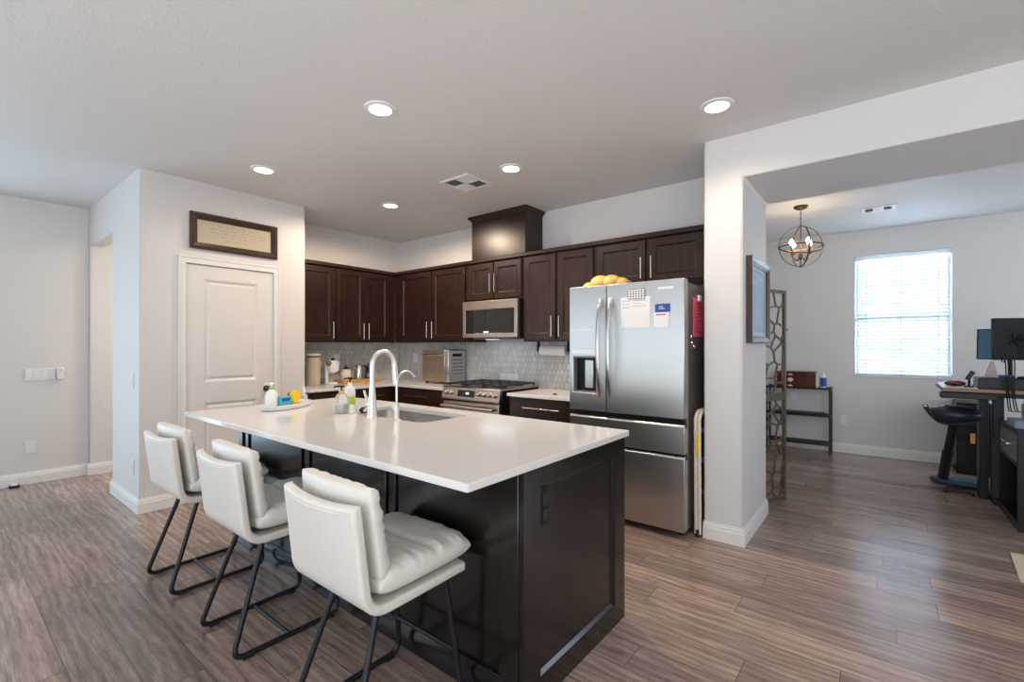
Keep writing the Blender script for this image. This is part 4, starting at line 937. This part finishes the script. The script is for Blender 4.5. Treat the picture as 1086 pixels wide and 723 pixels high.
# folding screen behind the pier
t = thing('folding_screen', 'bronze folding screen with openwork web pattern behind the pier', 'room divider', (-.75, 4.45, 0))
def leaf(p0, p1, seed):
    d = Vector((p1[0] - p0[0], p1[1] - p0[1], 0)); w = d.length; ang = math.atan2(d.y, d.x)
    T = Matrix.Translation((p0[0], p0[1], 0)) @ Matrix.Rotation(ang, 4, 'Z') @ Matrix(((1, 0, 0, 0), (0, 0, 1, 0), (0, 1, 0, 0), (0, 0, 0, 1)))
    b = on(T); th2 = .012
    for z0, z1 in ((.012, .875), (.915, 1.80)): pass
    b.box(0, .028, 0, 1.81, -th2, th2); b.box(w - .028, w, 0, 1.81, -th2, th2)
    for z in (.012, .862, 1.782): b.box(.028, w - .028, z, z + .028 + (.03 if z == .862 else 0), -th2 + .001, th2 - .001)
    lf = b.build('leaf_frame', 'bronze_wood', t, bevel=.002)
    rnd = random.Random(seed); b = on(T)
    from mathutils.geometry import delaunay_2d_cdt
    def seg(p, q, x0, x1, y0, y1):
        # clip to the panel opening, then a flat bar
        t0, t1 = 0, 1; dx, dy = q[0] - p[0], q[1] - p[1]
        for pp_, qq_ in ((-dx, p[0] - x0), (dx, x1 - p[0]), (-dy, p[1] - y0), (dy, y1 - p[1])):
            if abs(pp_) < 1e-9:
                if qq_ < 0: return
            else:
                r_ = qq_ / pp_
                if pp_ < 0: t0 = max(t0, r_)
                else: t1 = min(t1, r_)
        if t1 - t0 < 1e-3: return
        p, q = (p[0] + dx * t0, p[1] + dy * t0), (p[0] + dx * t1, p[1] + dy * t1)
        v_ = Vector((q[0] - p[0], q[1] - p[1]));
        if v_.length < 1e-4: return
        n_ = Vector((-v_.y, v_.x)).normalized() * .0075
        b.prism([(p[0] + n_.x, p[1] + n_.y), (p[0] - n_.x, p[1] - n_.y), (q[0] - n_.x, q[1] - n_.y), (q[0] + n_.x, q[1] + n_.y)], -.005, .005, 'z')
    for z0, z1 in ((.040, .862), (.92, 1.782)):
        x0, x1 = .028, w - .028; c = .122; pts = []
        for i in range(-1, int((x1 - x0) / c) + 2):
            for j in range(-1, int((z1 - z0) / c) + 2):
                pts.append(Vector((x0 + (i + .5 + rnd.uniform(-.42, .42)) * c, z0 + (j + .5 + rnd.uniform(-.42, .42)) * c)))
        V_, E_, F_, *_r = delaunay_2d_cdt(pts, [], [], 0, 1e-6); cc = {}; em = {}
        for k, f in enumerate(F_):
            A, B, C_ = (V_[i] for i in f[:3]); d_ = 2 * (A.x * (B.y - C_.y) + B.x * (C_.y - A.y) + C_.x * (A.y - B.y))
            if abs(d_) < 1e-9: continue
            cc[k] = (((A.length_squared) * (B.y - C_.y) + B.length_squared * (C_.y - A.y) + C_.length_squared * (A.y - B.y)) / d_, (A.length_squared * (C_.x - B.x) + B.length_squared * (A.x - C_.x) + C_.length_squared * (B.x - A.x)) / d_)
            for i in range(3): em.setdefault(tuple(sorted((f[i], f[(i + 1) % 3]))), []).append(k)
        for ks in em.values():
            if len(ks) == 2 and ks[0] in cc and ks[1] in cc: seg(cc[ks[0]], cc[ks[1]], x0, x1, z0, z1)
    b.build('lattice', 'bronze_wood', lf, smooth=False)
leaf((-.668, 4.660), (-.845, 4.260), 5); leaf((-.860, 4.262), (-1.03, 4.665), 9); leaf((-1.045, 4.662), (-1.215, 4.262), 12)
MB().ball((-.655, 4.665, 1.47), .008, 8).build('latch', 'bronze', t)

# black wire shelf with box and bottle
t = thing('shelf_unit', 'black metal three-tier shelf against the dining room wall', 'shelf', (-.85, 7.0, 0))
X0, X1, Y0, Y1 = -1.21, -.50, 6.86, 7.125
for x in (X0 + .012, X1 - .012):
    for y in (Y0 + .012, Y1 - .012): MB().box(x - .011, x + .011, y - .011, y + .011, 0, .815).build('post', 'blackmetal', t, bevel=.002)
for z in (.80, .465, .115):
    b = MB().ring(rect(X0, X1, Y0, Y1), rect(X0 + .02, X1 - .02, Y0 + .02, Y1 - .02), z - .012, z + .008, 'z')
    for k in range(12): y = Y0 + .03 + k * (Y1 - Y0 - .06) / 11; b.box(X0 + .018, X1 - .018, y - .004, y + .004, z, z + .006)
    b.build('shelf', 'blackmetal', t, smooth=False)
tag(MB().box(-1.10, -.57, 6.88, 7.10, .474, .489).build('tray', 'black', None, bevel=.004), 'flat black tray lying on the middle tier of the black shelf', 'tray')
t = thing('wooden_box', 'glossy reddish wooden chest with cream inlay on top of the black shelf', 'box', (-.83, 6.99, .809))
MB().box(-1.08, -.66, 6.885, 7.10, .809, .945).build('base', 'mahogany', t, bevel=.004); MB().box(-1.08, -.66, 6.885, 7.10, .949, 1.005).build('lid', 'mahogany', t, bevel=.004)
MB().box(-.655, -.635, 6.89, 7.09, .809, .995).build('side_rail', 'cream', t, bevel=.003)
b = on(FY(6.8849)).prism([(-.93 + .032 * math.cos(2 * PI * i / 24), .90 + .026 * math.sin(2 * PI * i / 24)) for i in range(24)], 0, .002, 'z'); b.build('medallion', 'cream', t, smooth=False)
for z in (.965, .825): on(FY(6.8849)).prism([(-.93 + .026 * math.cos(2 * PI * i / 20), z + .009 * math.sin(2 * PI * i / 20)) for i in range(20)], 0, .002, 'z').build('inlay', 'cream', t, smooth=False)
t = thing('spray_bottle', 'blue bottle with white cap beside the wooden chest on the black shelf', 'bottle', (-.585, 6.98, .809))
MB().lathe((-.585, 6.98, .809), [(.03, 0), (.033, .005), (.033, .14), (.018, .16)], 20).build('bottle', 'plastic_white', t); MB().lathe((-.585, 6.98, .825), [(.0335, 0), (.0335, .11)], 20).build('label_band', 'brightblue', t); MB().lathe((-.585, 6.98, .9695), [(.016, 0), (.016, .022), (.008, .026)], 14).build('cap', 'white', t)

# ------------------------------------------------------------------ desk corner
DZ = .985
t = thing('standing_desk', 'standing desk with brown wood top on grey lifting columns at the right edge', 'desk', (1.0, 5.6, 0))
MB().box(.385, 1.75, 5.24, 5.92, DZ - .03, DZ).build('top', 'desk_wood', t, bevel=.003)
MB().box(.386, .598, 5.26, 5.92, DZ + .0005, DZ + .004).build('desk_pad', 'plastic_white', t, smooth=False)
MB().box(.43, 1.70, 5.40, 5.46, DZ - .075, DZ - .031).build('cross_rail', 'black', t, bevel=.003)
for x in (.76, 1.55):
    MB().box(x - .04, x + .04, 5.60, 5.70, .05, .55).build('leg', 'deskmetal', t, bevel=.004); MB().box(x - .032, x + .032, 5.61, 5.69, .551, DZ - .031).build('leg', 'deskmetal', t, bevel=.004)
    MB().box(x - .04, x + .04, 5.545, 5.90, .001, .049).build('foot', 'blackmetal', t, bevel=.006)
MB().box(.372, .70, 5.228, 5.40, DZ - .085, DZ - .034).build('keyboard_tray', 'black', t, bevel=.006)
MB().box(.655, .715, 5.72, 5.86, .0, DZ - .031).build('leg_panel', 'black', t, bevel=.004)
t = thing('exercise_stool', 'black cushioned desk stool on a slanted post and long pedal base', 'stool', (.46, 5.85, 0))
MB().ball((.490, 5.62, .735), .158, 24, 1.15, .9, .5).build('seat', 'seatblue', t)
b = MB().tube(fillet([(.295, 5.55, .79), (.335, 5.56, .72), (.39, 5.60, .655), (.49, 5.62, .65), (.62, 5.62, .68)], .05), .018, 10, sx=1.8); b.build('seat_bar', 'seatblue', t)
MB().ball((.293, 5.55, .795), .022, 12).build('end_cap', 'chrome', t)
MB().tube([(.49, 5.66, .66), (.465, 5.85, .36)], .034, 12).tube([(.465, 5.85, .36), (.445, 6.02, .09)], .042, 12).build('post', 'blackmetal', t)
b = MB(); b.T = Matrix.Translation((.56, 6.06, .062)) @ Matrix.Rotation(-.10, 4, 'Z')
b.prism(rrect(-.21, .21, -.10, .10, .09, 6), -.038, .012, 'z'); b.build('base', 'seatblue', t, bevel=.018, seg=3); b.v = []; b.f = []
b.prism(rrect(-.17, .18, -.07, .07, .06, 6), .0125, .018, 'z'); b.build('foot_pad', 'screenblue', t, bevel=.003)
b = MB().tube([(.43, 5.77, .03), (.63, 5.78, .03)], .014, 10).tube([(.48, 5.79, .03), (.48, 6.0, .03)], .014, 10)
for x in (.44, .62): b.ball((x, 5.765, .017), .017, 10)
b.build('caster_frame', 'blackmetal', t)
tag(MB().box(.60, .86, 6.70, 7.125, 0, .74).box(.605, .855, 6.692, 6.70, .02, .36).box(.605, .855, 6.692, 6.70, .38, .72).build('file_cabinet', 'black', None, bevel=.004), 'tall black cabinet against the dining wall behind the standing desk', 'cabinet')
tag(MB().box(.70, .735, 6.675, 6.691, .33, .43).build('tag_card', 'orange', None, bevel=.001), 'small orange card stuck on the black cabinet front', 'card')
# things on the desk
t = thing('monitor_riser', 'long black monitor riser on the standing desk top', 'riser', (1.0, 5.42, DZ))
MB().box(.60, 1.4, 5.30, 5.56, DZ + .001, DZ + .085).build('box', 'black', t, bevel=.004)
RZ = DZ + .086
t = thing('monitor', 'dark monitor turned away on an arm above the monitor riser', 'monitor', (.80, 5.50, 1.4))
b = MB(); b.T = Matrix.Translation((.79, 5.45, 1.385)) @ Matrix.Rotation(.35, 4, 'Z'); Tm = b.T.copy()
sc = b.box(-.105, .105, -.012, .012, -.17, .17).build('panel', 'silverblack', t, bevel=.004)
b = MB(); b.T = Tm; b.box(-.10, .10, -.016, -.0125, -.16, .16).build('back_cover', 'silverblack', t, bevel=.002)
b = MB(); b.T = Tm; b.tube([(-.0, -.017, -.04), (.05, -.045, .03)], .008, 8).tube([(.02, -.017, .04), (.045, -.045, -.06)], .008, 8).tube([(.03, -.04, 0), (.14, -.05, 0)], .014, 8).build('arm_mount', 'black', t)
on(Matrix.Identity(4)).tube([(.895, 5.42, RZ + .02), (.895, 5.42, 1.45)], .016, 12).lathe((.895, 5.42, RZ), [(.06, 0), (.06, .012), (.02, .02)], 20).build('pole', 'black', t)
for dx in (0, .014, .035, .05):
    MB().tube(fillet([(.74 + dx, 5.36, 1.20), (.745 + dx, 5.285, 1.26), (.745 + dx, 5.235, 1.2), (.75 + dx * .8, 5.225, .95), (.77 + dx, 5.30, .82), (.83 + dx, 5.56, .79)], .06), .0042, 6).build('cable', 'black', t)
t = thing('monitor', 'tilted monitor with blue screen behind the dark one', 'monitor', (.82, 5.84, 1.3))
b = MB(); b.T = Matrix.Translation((.82, 5.82, 1.345)) @ Matrix.Rotation(-.25, 4, 'Z') @ Matrix.Rotation(-.12, 4, 'X'); Tm = b.T.copy()
b.box(-.17, .17, -.010, .010, -.135, .135).build('panel', 'silverblack', t, bevel=.003)
b = MB(); b.T = Tm; b.box(-.158, .165, -.0125, -.0105, -.125, .125).build('screen', 'screenblue', t, smooth=False)  # screen face in one even blue base colour
MB().tube([(.86, 5.84, DZ + .012), (.86, 5.85, 1.3)], .013, 10).lathe((.86, 5.84, DZ + .0008), [(.045, 0), (.045, .012), (.014, .016)], 18).build('stand', 'black', t)
t = thing('headset', 'black and red headset lying on the corner of the standing desk', 'headset', (.47, 5.40, DZ + .005))
b = MB(); b.ball((.475, 5.42, DZ + .0285), .07, 18, 1, .7, .33); b.build('shell', 'black', t); MB().tube([(.43, 5.378, DZ + .03), (.46, 5.366, DZ + .04), (.505, 5.372, DZ + .028)], .005, 8).build('stripe', 'red', t)
t = thing('webcam', 'small black tilted camera on a stand beside the headset', 'camera', (.54, 5.38, DZ + .005))
MB().cyl((.555, 5.38, DZ + .005), .03, .01, 'z', 18).tube([(.555, 5.38, DZ + .012), (.558, 5.38, DZ + .075)], .008, 8).build('stand', 'black', t); b = MB(); b.T = Matrix.Translation((.562, 5.38, DZ + .10)) @ Matrix.Rotation(.5, 4, 'Y'); b.box(-.016, .016, -.012, .012, -.04, .04).build('head', 'black', t, bevel=.006)
t = thing('paper_cone', 'pale pink folded paper stand beneath the dark monitor', 'paper stand', (.69, 5.45, RZ)); MB().prism([(.655, RZ), (.735, RZ), (.705, RZ + .13), (.69, RZ + .13)], 5.42, 5.48, 'y').build('card', mat('pale_pink', (.55, .42, .47), .6), t, bevel=.002)
tag(MB().box(.745, .83, 5.47, 5.55, RZ, RZ + .02).build('keyboard', 'blue', None, bevel=.004), 'dark blue slim box on the monitor riser', 'box')
# black cabinet with printer
t = thing('drawer_cabinet', 'black open cabinet with small drawer at the right edge of the picture', 'cabinet', (.95, 5.2, 0))
b = MB().box(.752, 1.15, 4.86, 4.89, 0, .70).box(.752, 1.15, 5.49, 5.52, 0, .70).box(1.12, 1.149, 4.89, 5.49, 0, .70).box(.752, 1.12, 4.89, 5.49, 0, .06).box(.752, 1.12, 4.89, 5.49, .46, .48).box(.742, 1.16, 4.85, 5.53, .70, .72); b.build('carcass', 'black', t, bevel=.002)
d = MB().box(.750, .768, 4.895, 5.485, .49, .69).build('drawer', 'greymetal', t, bevel=.003); on(FXm(.750)).tube([(5.05, .60, .02), (5.3, .60, .02)], .008, 8).box(5.06, 5.075, .595, .605, -.001, .02).box(5.28, 5.295, .595, .605, -.001, .02).build('handle', 'chrome', d)
tag(MB().box(.80, .95, 4.95, 5.12, .061, .12).build('paper_stack', 'paper', None, bevel=.003), 'white paper stack on the bottom of the black open cabinet', 'paper')
t = thing('printer', 'white printer with grey top on the black drawer cabinet', 'printer', (.95, 5.2, .721)); MB().box(.86, 1.12, 5.06, 5.44, .722, .875).build('body', 'plastic_white', t, bevel=.012); MB().box(.87, 1.11, 5.07, 5.43, .8755, .895).build('lid', 'greybox', t, bevel=.006); MB().box(.858, .8595, 5.10, 5.20, .78, .84).build('panel', 'ink', t, smooth=False)
tag(MB().box(.755, .852, 4.98, 5.26, .721, .775).build('storage_box', 'greybox', None, bevel=.006), 'blue grey storage box in front of the white printer', 'box')
tag(MB().prism([(.638, 4.335), (.605, 3.84), (1.05, 3.80), (1.1, 4.32)], .0005, .006, 'z').build('cardboard_sheet', 'cardboard', None), 'beige cardboard sheet on the floor at the right edge of the picture', 'cardboard')
